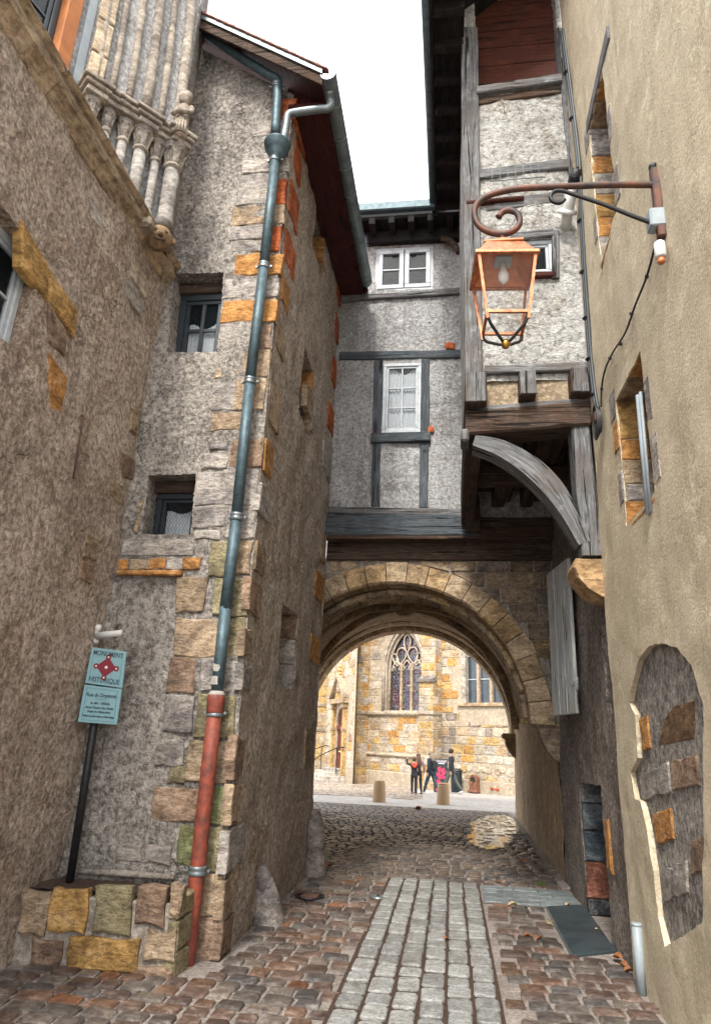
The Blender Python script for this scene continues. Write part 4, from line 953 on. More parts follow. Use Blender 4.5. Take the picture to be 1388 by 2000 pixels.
# left eave: dark boards, rafters, gutter
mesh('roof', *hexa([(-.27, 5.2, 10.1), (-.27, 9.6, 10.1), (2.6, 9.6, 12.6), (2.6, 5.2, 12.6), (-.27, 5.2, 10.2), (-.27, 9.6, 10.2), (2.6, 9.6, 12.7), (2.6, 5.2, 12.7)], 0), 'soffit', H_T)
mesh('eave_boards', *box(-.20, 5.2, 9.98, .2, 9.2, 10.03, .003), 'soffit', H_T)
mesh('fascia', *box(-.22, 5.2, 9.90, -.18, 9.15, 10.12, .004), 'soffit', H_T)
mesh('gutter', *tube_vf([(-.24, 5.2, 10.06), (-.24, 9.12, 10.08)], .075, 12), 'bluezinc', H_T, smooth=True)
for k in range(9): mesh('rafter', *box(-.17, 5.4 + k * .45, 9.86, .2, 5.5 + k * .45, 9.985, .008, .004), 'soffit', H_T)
A = Acc()
for k in range(7):
    u, v = frT.uv(960 + k * 15, 362 - k * 1.2); A.add(*tube_vf([frT.pt(u, v, .08), frT.pt(u, v + .16, .10)], .0022, 4))
u, v = frT.uv(955, 365); u2, v2_ = frT.uv(1062, 356); A.add(*tube_vf([frT.pt(u, v, .08), frT.pt(u2, v2_, .08)], .006, 5))
A.obj('bird_spikes', 'zinc', H_T)
# ---- wall F under the jetty and along the passage
H_F = thing('passage_side_wall', 'dark stained roughcast wall running into the vaulted passage beside the shutter', 'wall', (1.43, 9, 0))
def frect(fr, q):
    uv = fr.uvs(q); return rq(uv)
NICHE = [(7.30, -.02), (8.42, .0), (8.50, 1.30), (7.34, 1.34)]
SLOT = [(6.62, 1.95), (6.80, 1.92), (6.80, 3.05), (6.62, 3.05)]
WIN = [(7.02, 2.1), (7.5, 2.1), (7.5, 3.35), (7.02, 3.35)]
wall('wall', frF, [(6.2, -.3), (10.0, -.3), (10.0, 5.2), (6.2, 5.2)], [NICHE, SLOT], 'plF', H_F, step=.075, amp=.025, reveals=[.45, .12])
frF2 = Frame((1.43, 10.0, 0), (.25, 10, 0), (0, 0, 1), (-10, .25, 0))
wall('passage_wall', frF2, [(-.02, -.6), (10.0, -.6), (10.0, 2.6), (-.02, 5.2)], [], 'plP', H_F, step=.12, amp=.02)
mesh('seam_backing', *box(1.48, 9.3, -.4, 1.7, 10.8, 5.2, 0), 'plF', H_F)  # unseen backing box added to stop light leaking through the wall seam
mesh('wall_end', *box(1.69, 19.6, -.6, 2.2, 20.0, 2.4, .02), 'plP', H_F)
mesh('niche_back', [frF.pt(a, b, -.42) for a, b in ((7.2, -.3), (8.6, -.3), (8.6, 1.5), (7.2, 1.5))], [(3, 2, 1, 0)], 'dark', H_F)
mesh('slot_back', [frF.pt(a, b, -.1) for a, b in ((6.5, 1.8), (6.9, 1.8), (6.9, 3.2), (6.5, 3.2))], [(3, 2, 1, 0)], 'dark', H_F)
frN = Frame((1.43, 8.43, 0), (1, 0, 0), (0, 0, 1), (0, -1, 0)); zz = .0
for h, c in ((.16, (.04, .045, .055)), (.36, (.28, .12, .08)), (.30, (.10, .13, .15)), (.28, (.13, .16, .17)), (.21, (.20, .22, .23))):
    v, f = stone_vf(frN, rpoly(.0, zz + .008, .42, zz + h - .008), .03, .05, .015, .006); mesh('stone', v, f, 'stone', H_F, color=cj(c, .1)); zz += h
v, f = stone_vf(frF, rpoly(7.06, .62, 7.22, 1.06), .02, .05, .02, .015); mesh('stone', v, f, 'stone', H_F, color=ORANGE)
# rounded stone corbel under the bracket post
cb = [frF.uv(1130, 1092), frF.uv(1182, 1092)]
V, Fc = [], []; P = [(0.0, .36), (.30, .36), (.33, .28), (.30, .18), (.22, .08), (.10, .0), (0, -.02)]
for yy in (6.32, 6.36, 6.72, 6.76):
    e = .94 if yy in (6.32, 6.76) else 1.0
    V += [(1.45 - d * e, yy, 2.98 + h * e) for d, h in P]
n = len(P)
for j in range(3):
    for i in range(n): Fc.append((j * n + i, j * n + (i + 1) % n, (j + 1) * n + (i + 1) % n, (j + 1) * n + i))
Fc += [tuple(range(n - 1, -1, -1)), tuple(3 * n + i for i in range(n))]
mesh('corbel', V, Fc, 'smooth_stone', H_F, color=(.44, .30, .16))
# open wooden shutter leaning off the wall
SH = thing('window_shutter', 'open pale blue-grey board shutter hinged on the wall below the jetty', 'shutter', (1.40, 7.9, 2.0))
hy, hx = 7.86, 1.40; sa = math.radians(8)
frH = Frame((hx, hy, 0), (-math.sin(sa), math.cos(sa), 0), (0, 0, 1), (-math.cos(sa), -math.sin(sa), 0))
for k in range(3): mesh('board', *fbox(frH, .02 + k * .29, 2.02 + .0 * k, .305 + k * .29, 3.74, .03, .07, .006, .003), 'bluewhite', SH)
for zz in (2.3, 3.4):
    mesh('batten', *fbox(frH, .06, zz, .86, zz + .09, .0, .03, .005), 'bluewhite', SH)
    mesh('hinge', *fbox(frH, -.10, zz + .01, .12, zz + .06, .065, .08, .004), 'white', SH); mesh('hinge_pin', *lathe_vf(frH.pt(-.06, zz - .04, .07), [(.018, 0), (.02, .05), (.018, .14)], 10), 'white', SH, smooth=True)
for zz in (2.62, 3.0): mesh('hook', *tube_vf(spline([frH.pt(.87, zz + .14, .075), frH.pt(.85, zz + .13, .095), frH.pt(.84, zz, .09), frH.pt(.86, zz - .04, .085)], 4), .006, 6), 'iron', SH)

# ================================================================== RIGHT: ochre house (wall E)
H_E = thing('ochre_house', 'smooth ochre rendered house wall with exposed orange stone jambs of old openings', 'house', (1.4, 4.5, 0))
def opening(far, near, top_, bot):
    """a deep old window seen at a slant: far and near jamb, head and sill picked in the photograph"""
    y1, y0 = frE.uv(*far)[0], frE.uv(*near)[0]; v1, v0 = frE.uv(*top_)[1], frE.uv(*bot)[1]
    return y0, v0, y1, v1
O1 = opening((1153, 300), (1203, 420), (1150, 248), (1170, 520)); O2 = opening((1207, 850), (1274, 920), (1207, 772), (1222, 1030))
def oq(o, k=.0): return [(o[0], o[1] + k), (o[2], o[1]), (o[2], o[3]), (o[0], o[3])]
E3 = frE.uvs([(1290, 1256), (1268, 1262), (1248, 1288), (1236, 1330), (1228, 1372), (1240, 1396), (1244, 1480), (1230, 1508), (1240, 1560), (1252, 1566), (1264, 1620), (1276, 1700), (1284, 1790), (1300, 1850), (1372, 1800), (1372, 1380), (1350, 1300), (1322, 1264)])
lo_u = 0.6
wall('wall', frE, [(.2, -.4), (6.33, -.4), (6.33, 11.4), (.2, 11.4)], [oq(O1), oq(O2), E3], 'plE', H_E, step=.09, amp=.012, reveals=[.26, .24, .045], jit=.006)
mesh('wall_return', *box(1.385, 6.30, -.3, 1.6, 6.335, 5.2, 0), 'plE', H_E)
def jst(fr, u0, v0, u1, v1, c, pr=.012):
    vv, f = stone_vf(fr, rpoly(u0, v0, u1, v1), pr, .04, .008, .008); mesh('stone', vv, f, 'stone', H_E, color=cj(c, .15))
for o_, dp, cols_ in ((O1, .26, (GREY, ORANGE, GOLD, PALE, ORANGE, GREY)), (O2, .24, (ORANGE, GREY, TAN, ORANGE, GOLD, TAN))):
    y0, v0, y1, v1 = o_
    mesh('opening_back', [frE.pt(a, b, -dp + .01) for a, b in ((y0 - .05, v0 - .05), (y1 + .05, v0 - .05), (y1 + .05, v1 + .05), (y0 - .05, v1 + .05))], [(3, 2, 1, 0)], 'dwoodz', H_E)
    frQ = Frame((1.38, y1 - .006, 0), (1, 0, 0), (0, 0, 1), (0, -1, 0)); n_ = len(cols_); h = (v1 - v0) / n_; k_ = 0; zz = v0
    for c in cols_:                                              # far jamb, one dressed stone above the other
        hh = h * (1 + random.uniform(-.25, .25)) if zz + h * 2 < v1 else v1 - zz
        if zz >= v1 - .02: break
        jst(frQ, .012, zz + .006, dp - .01, min(zz + hh, v1) - .006, c); zz += hh
    frU = Frame((1.38, y0, v1 - .004), (0, 1, 0), (1, 0, 0), (0, 0, -1)); L = y1 - y0
    for a, b, c in ((.0, .5, ORANGE), (.5, 1.0, TAN)): jst(frU, a * L + .006, .01, b * L - .006, dp - .01, c, .006)   # head
    for zz, c, L_ in ((v0 + (v1 - v0) * .62, ORANGE, .16), (v0 + (v1 - v0) * .2, GREY, .13), (v1 - .12, GREY, .2)): jst(frE, y1 + .004, zz, y1 + L_, zz + .26, c, .004)   # face stones beside the far jamb
    for zz, c, L_ in ((v0 + (v1 - v0) * .45, GREY, .12), (v0 + .05, PALE, .16)): jst(frE, y0 - L_, zz, y0 - .004, zz + .34, c, .004)
    mesh('sill', *hexa([frE.pt(y0, v0 - .05, -dp), frE.pt(y1, v0 - .05, -dp), frE.pt(y1, v0 - .06, .004), frE.pt(y0, v0 - .06, .004), frE.pt(y0, v0 + .07, -dp), frE.pt(y1, v0 + .07, -dp), frE.pt(y1, v0 - .02, .004), frE.pt(y0, v0 - .02, .004)], .008, .004), 'stone', H_E, color=ORANGE)
mesh('lintel', *fquad(frE, [(O1[0] - .3, O1[3]), (O1[2] + .06, O1[3]), (O1[2] + .06, O1[3] + .14), (O1[0] - .3, O1[3] + .16)], -.2, .012, .012), 'woody', H_E)
r = rq(E3); mesh('recess_back', [frE.pt(a, b, -.035) for a, b in ((r[0] - .1, r[1] - .1), (r[2] + .1, r[1] - .1), (r[2] + .1, r[3] + .1), (r[0] - .1, r[3] + .1))], [(3, 2, 1, 0)], 'plB', H_E)
def est(q, c, proud=-.022):
    v, f = stone_vf(frE, dense(frE.uvs(q), .1), proud, .08, .01, .012); mesh('stone', v, f, 'stone', H_E, color=cj(c))
for q, c in (([(1266, 1590), (1300, 1578), (1306, 1640), (1276, 1646)], ORANGE), ([(1240, 1404), (1256, 1396), (1262, 1462), (1248, 1470)], ORANGE), ([(1240, 1514), (1294, 1490), (1300, 1548), (1246, 1562)], GREY), ([(1300, 1488), (1350, 1470), (1354, 1530), (1304, 1546)], BROWN), ([(1286, 1700), (1330, 1680), (1334, 1745), (1290, 1762)], PALE), ([(1338, 1640), (1368, 1628), (1368, 1700), (1340, 1712)], BROWN)): est(q, c)
hol = frE.uvs([(1262, 1384), (1345, 1362), (1345, 1448), (1268, 1462)])
mesh('hollow', *fquad(frE, hol, -.09, -.028, .012, .01), 'stone', H_E, color=(.20, .125, .07))
A = Acc(); a = frE.pt(*frE.uv(1249, 772), .0); b = frE.pt(*frE.uv(1269, 1004), .0); A.add(*tube_vf([a + Vector((-.01, 0, 0)), b + Vector((-.01, 0, 0))], .022, 8)); A.add(*tube_vf([a + Vector((-.01, -.05, 0)), b + Vector((-.01, -.05, 0))], .012, 8))
A.obj('metal_window_bead', 'greybox', H_E, smooth=True)
# ================================================================== THE CHURCH beyond the arch
P0 = on_ground(862, 1543.5)
frH2 = Frame((P0.x, P0.y, P0.z), (.8, -.6, 0), (0, 0, 1), (-.6, -.8, 0))
CH = thing('church', 'large Gothic church of cream and golden stone blocks beyond the archway', 'church', tuple(P0))
U = lambda px, py=1480: frH2.uv(px, py)[0]
Vv = lambda px, py: frH2.uv(px, py)[1]
uML, uMR, uRR = U(708), U(836), U(1004) + 4
top = 13.0
gw = (U(757, 1380), Vv(785, 1389), U(818, 1380)); gtop = Vv(788, 1232)
gm, ghw = (gw[0] + gw[2]) / 2, (gw[2] - gw[0]) / 2
gspring = gtop - ghw * 1.85
def parch(c, hw, spring, base, n=8, k=1.55):
    """pointed-arch outline, counter-clockwise from bottom left"""
    R_ = hw * 2 * k / 1.55 ; pts = [(c - hw, base), (c + hw, base)]
    cx_ = c + hw - R_; t1 = math.acos((c - cx_) / R_)
    for i in range(n + 1): t = t1 * i / n; pts.append((cx_ + R_ * math.cos(t), spring + R_ * math.sin(t)))
    cx2 = c - hw + R_
    for i in range(n - 1, -1, -1): t = t1 * i / n; pts.append((cx2 - R_ * math.cos(t), spring + R_ * math.sin(t)))
    return pts
GH = parch(gm, ghw + .14, gspring, gw[1])
rw = (U(907, 1372), Vv(940, 1373), U(982, 1372), Vv(940, 1373) + 4.2)
wall('wall', frH2, [(uML - .2, -.6), (uRR, -.6), (uRR, top), (uML - .2, top)], [GH, [(rw[0], rw[1]), (rw[2], rw[1]), (rw[2], rw[3]), (rw[0], rw[3])]], 'churchmortar', CH, step=.5, amp=.004, reveal=.45)
blocks = []
def course(fr, u0, v0, u1, v1, h, wr, pal, hole=None, proud=.012, hj=.0, gap=.014):
    v = v0
    while v < v1 - .06:
        hh = min(h * (1 + random.uniform(-hj, hj)), v1 - v); u = u0 - random.uniform(0, wr[0])
        while u < u1:
            L = random.uniform(*wr); a, b = max(u, u0), min(u + L, u1); u += L
            if b - a < .1: continue
            if hole and hole(a, v, b, v + hh):
                continue
            c = pick(pal(a, v) if callable(pal) else pal)
            blocks.append((fr, a + gap / 2, v + gap / 2, b - gap / 2, v + hh - gap / 2, cj(c, .13), proud + random.uniform(-.004, .006)))
        v += hh
Cc = (.45, .385, .285); Cg = (.43, .39, .33); Ct = (.41, .305, .19); Co = (.45, .255, .085); Cy = (.47, .325, .14); Cd = (.25, .215, .18); Cw = (.52, .465, .375); Cr = (.42, .15, .06)
def hgoth(a, b_, c, d):
    m = .10
    return any(inside(p, parch(gm, ghw + .34, gspring, gw[1] - .2)) for p in ((a, b_), (c, b_), (c, d), (a, d), ((a + c) / 2, (b_ + d) / 2)))
def hrect(a, b_, c, d): return c > rw[0] - .22 and a < rw[2] + .2 and d > rw[1] - .42 and b_ < rw[3] + .2
vS1 = Vv(770, 1392); vS2 = Vv(770, 1474)
lowpal = [(Cc, 5), (Cg, 3), (Ct, 3), (Co, 2), (Cy, 2)]
uppal = [(Cc, 6), (Cg, 3), (Cw, 4), (Cy, 1.5), (Ct, 2)]
course(frH2, uML, .62, uMR, vS2 - .1, .33, (.32, .72), lowpal)
course(frH2, uML, vS2 + .12, uMR, vS1 - .12, .33, (.34, .8), lowpal)
course(frH2, uML, vS1 + .1, uMR, top, .36, (.4, .9), uppal, hgoth)
rpal = [(Cw, 3), (Ct, 3), (Co, 2), (Cy, 3), (Cd, 2), (Cc, 3), (Cg, 2)]
dpal = [(Cw, 3), (Ct, 2), (Co, 1), (Cd, 3), (Cc, 3), (Cg, 2), (Cy, 1)]
course(frH2, U(862), 1.25, uRR, 3.0, .36, (.35, .85), dpal, None, .02, .12, .03)
course(frH2, U(862), 3.0, uRR, rw[1] - .15, .34, (.35, .8), rpal, hrect, .02, .12, .025)
course(frH2, U(862), rw[1] - .15, uRR, top, .38, (.4, 1.0), [(Co, 4), (Cy, 3), (Cw, 2), (Ct, 2), (Cc, 2)], hrect, .02, .12, .025)
# rubble low on the right wall
for k in range(26):
    u = U(868) + (k % 13) * .34 + random.uniform(-.08, .08); v = .62 + (k // 13) * .36 + random.uniform(-.05, .05); a = random.uniform(.12, .2)
    vv, f = stone_vf(frH2, [(u + a * 1.2 * math.cos(t), v + a * math.sin(t)) for t in [i * .785 for i in range(8)]], .03, .04, .03, .015); mesh('rubble', vv, f, 'church', CH, color=cj(pick([(Cc, 3), (Cw, 2), (Ct, 2), (Cy, 1)])))
# plinth courses and render patch under the right window
for (a, b, v0_, v1_, m_, pr) in ((uML, uMR, -.5, .6, 'churchmortar', .10), (U(862), uRR, -.5, .55, 'churchmortar', .05)):
    mesh('plinth', *fbox(frH2, a, v0_, b, v1_, -.1, pr, .03), m_, CH)
mesh('render_patch', *fbox(frH2, rw[0] - .3, rw[1] - .95, rw[2] + .4, rw[1] - .12, -.05, .035, .02, .02), 'churchmortar', CH)
mesh('sill', *fbox(frH2, rw[0] - .35, rw[1] - .15, rw[2] + .3, rw[1], -.3, .14, .02), 'smooth_stone', CH, color=Ct)
def string(a, b, v, pr=.13, h=.16, fr=frH2, colr=Cc):
    mesh('string_course', *hexa([fr.pt(a, v - h, 0), fr.pt(b, v - h, 0), fr.pt(b, v - h * .4, pr), fr.pt(a, v - h * .4, pr), fr.pt(a, v + h * .5, 0), fr.pt(b, v + h * .5, 0), fr.pt(b, v + h * .1, pr), fr.pt(a, v + h * .1, pr)], .012), 'smooth_stone', CH, color=colr)
string(uML, uMR, vS1, .16, .2); string(uML, uMR, vS2, .10, .14)
def buttress(uL, uR, p, v_weather, p2, strings):
    nrm = frH2.n
    for v0_, v1_, pp in ((-.5, v_weather, p), (v_weather, top, p2)):
        f1 = frH2.off(pp); f2 = Frame(frH2.pt(uR, 0, pp), -nrm, (0, 0, 1), frH2.u); f3 = Frame(frH2.pt(uL, 0, 0), nrm, (0, 0, 1), -frH2.u)
        mesh('buttress_core', *fbox(frH2, uL, v0_, uR, v1_, -.1, pp, 0), 'churchmortar', CH)
        bp = [(Cy, 4), (Ct, 4), (Cc, 3), (Co, 2), (Cg, 1)]
        v = max(v0_, .35)
        course(f1, uL, v, uR, v1_, .37, (.35, .6), bp); course(f2, 0, v, pp, v1_, .37, (.35, .6), bp); course(f3, 0, v, pp, v1_, .37, (.4, .6), bp)
    mesh('weathering', *hexa([frH2.pt(uL - .08, v_weather - .16, p2 - .1), frH2.pt(uR + .08, v_weather - .16, p2 - .1), frH2.pt(uR + .08, v_weather - .16, p + .1), frH2.pt(uL - .08, v_weather - .16, p + .1),
                              frH2.pt(uL - .04, v_weather + .22, p2 - .1), frH2.pt(uR + .04, v_weather + .22, p2 - .1), frH2.pt(uR + .06, v_weather - .03, p + .1), frH2.pt(uL - .06, v_weather - .03, p + .1)], .02), 'smooth_stone', CH, color=(.2, .18, .155))
    for vv in strings: mesh('string_course', *fbox(frH2, uL - .06, vv - .1, uR + .06, vv + .06, 0, p + .07, .02), 'smooth_stone', CH, color=(.40, .34, .26))
    mesh('plinth', *fbox(frH2, uL - .08, -.5, uR + .08, .33, 0, p + .08, .03), 'smooth_stone', CH, color=Ct)
buttress(U(843) - .25, U(862), .66, Vv(845, 1328), .5, (vS1, vS2 - .25))
buttress(U(717) - .62, U(717), .85, Vv(700, 1293), .7, (vS1,))
# tracery window
TRc = (.47, .41, .33)
def arcpts(c, hw, spring, base, w, n=8): return [frH2.pt(a, b, w) for a, b in parch(c, hw, spring, base, n)]
for off_, w_, rad in ((.30, .03, .085), (.20, -.06, .07), (.08, -.2, .06)):
    P = arcpts(gm, ghw + off_, gspring, gw[1] - .02, w_); P = P[1:] + P[:1]
    mesh('window_moulding', *tube_vf(P, rad, 8), 'smooth_stone', CH, smooth=True, color=TRc)
tw = mesh('tracery_window', *fbox(frH2, gm - ghw - .12, gw[1] - .12, gm + ghw + .12, gw[1] + .03, -.4, .1, .02), 'smooth_stone', CH, color=TRc, label='pointed three-light tracery window with dark stained glass')
lw = 2 * ghw / 3; lsp = gspring - .12
for k in (1, 2): mesh('mullion', *fbox(frH2, gm - ghw + lw * k - .06, gw[1], gm - ghw + lw * k + .06, gspring + .25, -.34, -.16, .03), 'smooth_stone', tw, color=(.48, .37, .24))
for k in range(3):
    c = gm - ghw + lw * (k + .5)
    mesh('light_head', *tube_vf(arcpts(c, lw / 2 - .03, lsp, lsp - .3, -.25)[1:] , .045, 6), 'smooth_stone', tw, smooth=True, color=TRc)
    for s in (-1, 1): mesh('cusp', *tube_vf([frH2.pt(c + s * (lw / 2 - .05), lsp + .02, -.25), frH2.pt(c + s * lw * .2, lsp + .09, -.25), frH2.pt(c + s * lw * .26, lsp + .25, -.25)], .03, 6), 'smooth_stone', tw, smooth=True, color=TRc)
def flame(cu, cv, ru, rv, ang):
    P = []
    for i in range(19):
        t = 2 * math.pi * i / 18; a = ru * math.sin(t) * (1 - .35 * math.cos(t)); b = -rv * math.cos(t); P.append(frH2.pt(cu + a * math.cos(ang) - b * math.sin(ang), cv + a * math.sin(ang) + b * math.cos(ang), -.25))
    mesh('tracery_bar', *tube_vf(P, .045, 6), 'smooth_stone', tw, smooth=True, color=TRc)
flame(gm - ghw * .40, gspring + ghw * .62, ghw * .30, ghw * .42, -.35); flame(gm + ghw * .40, gspring + ghw * .62, ghw * .30, ghw * .42, .35)
flame(gm, gspring + ghw * 1.22, ghw * .2, ghw * .44, 0); flame(gm - ghw * .74, gspring + ghw * .45, ghw * .14, ghw * .34, .5); flame(gm + ghw * .74, gspring + ghw * .45, ghw * .14, ghw * .34, -.5)
# stained glass: leaded panes, dark from outside
sg = NT('stained_glass'); vz = sg.n('ShaderNodeTexVoronoi'); vz.inputs['Scale'].default_value = 6; sg.l(sg.pos, vz.inputs['Vector'])
vd = sg.n('ShaderNodeTexVoronoi'); vd.feature = 'DISTANCE_TO_EDGE'; vd.inputs['Scale'].default_value = 6; sg.l(sg.pos, vd.inputs['Vector'])
hs = sg.mix(.75, vz.outputs['Color'], (.5, .5, .55, 1)); dk = sg.mix(1, hs, (.075, .07, .085, 1), 'MULTIPLY'); rd = sg.mix(sg.math('MULTIPLY', sg.ramp(sg.noise(1.3, 3), .5, .6), .7), dk, (.09, .02, .02, 1))
sg.col(sg.mix(sg.ramp(vd.outputs['Distance'], .012, .03), (.28, .29, .31, 1), rd)); sg.set(Roughness=.25); M['stained'] = sg.m
for k in range(3):
    a, b = gm - ghw + lw * k + .04, gm - ghw + lw * (k + 1) - .04; n = 5; hh = (gspring + .2 - gw[1]) / n
    for j in range(n): mesh('pane', *fbox(frH2, a, gw[1] + j * hh + .012, b, gw[1] + (j + 1) * hh - .012, -.30, -.285, 0), 'stained', tw)
gl = [(a, b) for a, b in parch(gm, ghw + .02, gspring, gspring - .05)]
mesh('pane', [frH2.pt(a, b, -.32) for a, b in gl], [tuple(range(len(gl)))], 'stained', tw)
# mullioned window on the right
def rwin():
    W_, H_ = rw[2] - rw[0], rw[3] - rw[1]
    o = mesh('mullioned_window', *fbox(frH2, rw[0] - .18, rw[1], rw[0] + .06, rw[3], -.35, .03, .02), 'smooth_stone', CH, color=Cg, label='tall mullioned window with plain bluish panes')
    mesh('jamb', *fbox(frH2, rw[2] - .06, rw[1], rw[2] + .18, rw[3], -.35, .03, .02), 'smooth_stone', o, color=Cg)
    for k in (1, 2): mesh('mullion', *fbox(frH2, rw[0] + W_ * k / 3 - .07, rw[1], rw[0] + W_ * k / 3 + .07, rw[3], -.25, -.06, .02), 'smooth_stone', o, color=(.42, .33, .24))
    for k in range(3):
        for j in range(4):
            a, b = rw[0] + W_ * k / 3, rw[0] + W_ * (k + 1) / 3; c, d = rw[1] + H_ * j / 4, rw[1] + H_ * (j + 1) / 4
            mesh('pane', *fbox(frH2, a + .05, c + .02, b - .05, d - .02, -.24, -.225, 0), 'bluepane', o)
            mesh('glazing_bar', *fbox(frH2, a, c - .02, b, c + .02, -.24, -.19, 0), 'white', o)
M['bluepane'] = plain('bluish_glass', (.055, .075, .095, 1), .12, 0, .5, 2)
rwin()
mesh('interior_backing', *fbox(frH2, gm - 2.5, gw[1] - .5, gm + 2.5, gtop + 3, -.62, -.52, 0), 'dark', CH); mesh('interior_backing', *fbox(frH2, rw[0] - .5, rw[1] - .5, rw[2] + .5, rw[3] + .5, -.6, -.5, 0), 'dark', CH)  # dark backing slabs added behind the church panes to keep sky light out
# portal wall, turning away to the left
P1 = on_ground(681, 1531)
frP = Frame((P1.x, P1.y, P1.z), (.42, -.907, 0), (0, 0, 1), (-.907, -.42, 0))
pu = lambda px, py=1450: frP.uv(px, py)[0]; pvv = lambda px, py: frP.uv(px, py)[1]
dl, dr, dsp, dtop = pu(655), pu(672), pvv(664, 1420), pvv(664, 1402); dc = (dl + dr) / 2; dhw = (dr - dl) / 2; dbase = pvv(664, 1520)
DO = [(dl, dbase), (dr, dbase)] + [(dc + dhw * math.cos(t), dsp + dhw * 1.2 * math.sin(t)) for t in [math.pi * i / 10 for i in range(11)]]
wall('portal_wall', frP, [(-22, -.8), (.6, -.8), (.6, top), (-22, top)], [DO], 'churchmortar', CH, step=.6, amp=.004, reveal=.2)
def hport(a, b_, c, d): return c > dl - .3 and a < dr + .3 and b_ < dsp + 2.2
course(frP, -12, .3, .3, top, .4, (.6, 1.3), [(Cc, 6), (Cw, 4), (Cy, 2), (Ct, 2)], hport)
fd = frP.off(-.10)
dr_o = mesh('portal_door', *fbox(fd, dl - .05, dbase, dc - .01, dsp - .02, -.06, 0, .01), 'doorwood', CH, label='tall reddish wooden church door')
mesh('door_leaf', *fbox(fd, dc + .01, dbase, dr + .05, dsp - .02, -.06, 0, .01), 'doorwood', dr_o)
tv = [fd.pt(a, b, 0) for a, b in DO[2:]]; mesh('tympanum', tv, [tuple(range(len(tv)))], 'doorwood', dr_o)
mesh('transom', *fbox(fd, dl, dsp - .12, dr, dsp + .08, -.02, .08, .01), 'doorwood', dr_o)
for a, b in ((dl, dc), (dc, dr)):
    for v0_, v1_ in ((dbase + .25, dbase + 1.1), (dbase + 1.35, dsp - .4)): mesh('panel', *fbox(fd, a + .12, v0_, b - .12, v1_, 0, .03, .01), 'doorwood', dr_o)
for a in (dc - .1, dc + .1): mesh('handle', *lathe_vf(fd.pt(a, dbase + 1.25, .03), [(.03, 0), (.05, .04), (.03, .08)], 8, fd.n), 'brass', dr_o)
for s in (dl - .22, dr + .22):
    mesh('pilaster', *fbox(frP, s - .13, .3, s + .13, dsp + .9, -.1, .2, .03), 'smooth_stone', CH, color=Cy); mesh('pilaster_capital', *fbox(frP, s - .18, dsp + .9, s + .18, dsp + 1.15, -.1, .28, .04), 'smooth_stone', CH, color=Ct)
    mesh('impost', *fbox(frP, s - .16, dsp - .2, s + .16, dsp, -.1, .24, .03), 'smooth_stone', CH, color=Ct)
pb = dsp + 1.15
mesh('entablature', *fbox(frP, dl - .5, pb, dr + .5, pb + .25, -.1, .34, .03), 'smooth_stone', CH, color=Ct)
for s in (-1, 1):
    e = dc + s * (dhw + .5); mesh('pediment_slope', *hexa([frP.pt(e, pb + .25, -.1), frP.pt(dc, pb + 1.35, -.1), frP.pt(dc, pb + 1.35, .36), frP.pt(e, pb + .25, .36), frP.pt(e, pb + .45, -.1), frP.pt(dc, pb + 1.6, -.1), frP.pt(dc, pb + 1.6, .36), frP.pt(e, pb + .45, .36)], .02), 'smooth_stone', CH, color=(.40, .33, .24))
mesh('pediment', [frP.pt(dl - .35, pb + .25, .12), frP.pt(dr + .35, pb + .25, .12), frP.pt(dc, pb + 1.4, .12)], [(0, 1, 2)], 'smooth_stone', CH, color=Cy)
mesh('finial', *lathe_vf(frP.pt(dc, pb + 1.5, .12), [(.2, 0), (.14, .12), (.2, .2), (.12, .3), (.16, .42), (.02, .6)], 8), 'smooth_stone', CH, color=Cy)
on_ = frP.uv(667, 1331)
mesh('oval_niche', *tube_vf([frP.pt(on_[0] + .42 * math.cos(t), on_[1] + .85 * math.sin(t), .04) for t in [2 * math.pi * i / 18 for i in range(19)]], .08, 6), 'smooth_stone', CH, smooth=True, color=(.42, .27, .13))
mesh('niche_figure', *lathe_vf(frP.pt(on_[0], on_[1] - .6, .05), [(.2, 0), (.22, .3), (.16, .7), (.2, .85), (.08, .95), (.11, 1.08), (.02, 1.2)], 10), 'smooth_stone', CH, smooth=True, color=(.5, .4, .28))
for uu, pp in ((pu(631), .75), (pu(616), .6)):
    mesh('buttress_core', *fbox(frP, uu - .35, -.5, uu + .35, top, -.1, pp - .02, 0), 'churchmortar', CH)
    f1 = frP.off(pp - .02); f2 = Frame(frP.pt(uu + .35, 0, pp - .02), -frP.n, (0, 0, 1), frP.u)
    course(f1, uu - .35, 0, uu + .35, top, .42, (.5, .9), [(Cc, 3), (Cy, 2), (Ct, 2)]); course(f2, 0, 0, pp, top, .42, (.4, .8), [(Cc, 3), (Cy, 2), (Ct, 2)])
    for py2 in (1378, 1425): vv = pvv(628, py2); mesh('weathering', *fbox(frP, uu - .42, vv - .12, uu + .42, vv + .1, 0, pp + .1, .03), 'smooth_stone', CH, color=(.34, .29, .22))
for k in range(4): mesh('step', *fbox(frP, dl - 1.0 + k * .2, -.6, dr + .5 - k * .1, .62 - k * 0 - (3 - k) * .16, 0, 1.5 - k * .33, .02), 'smooth_stone', CH, color=cj((.40, .37, .32)))
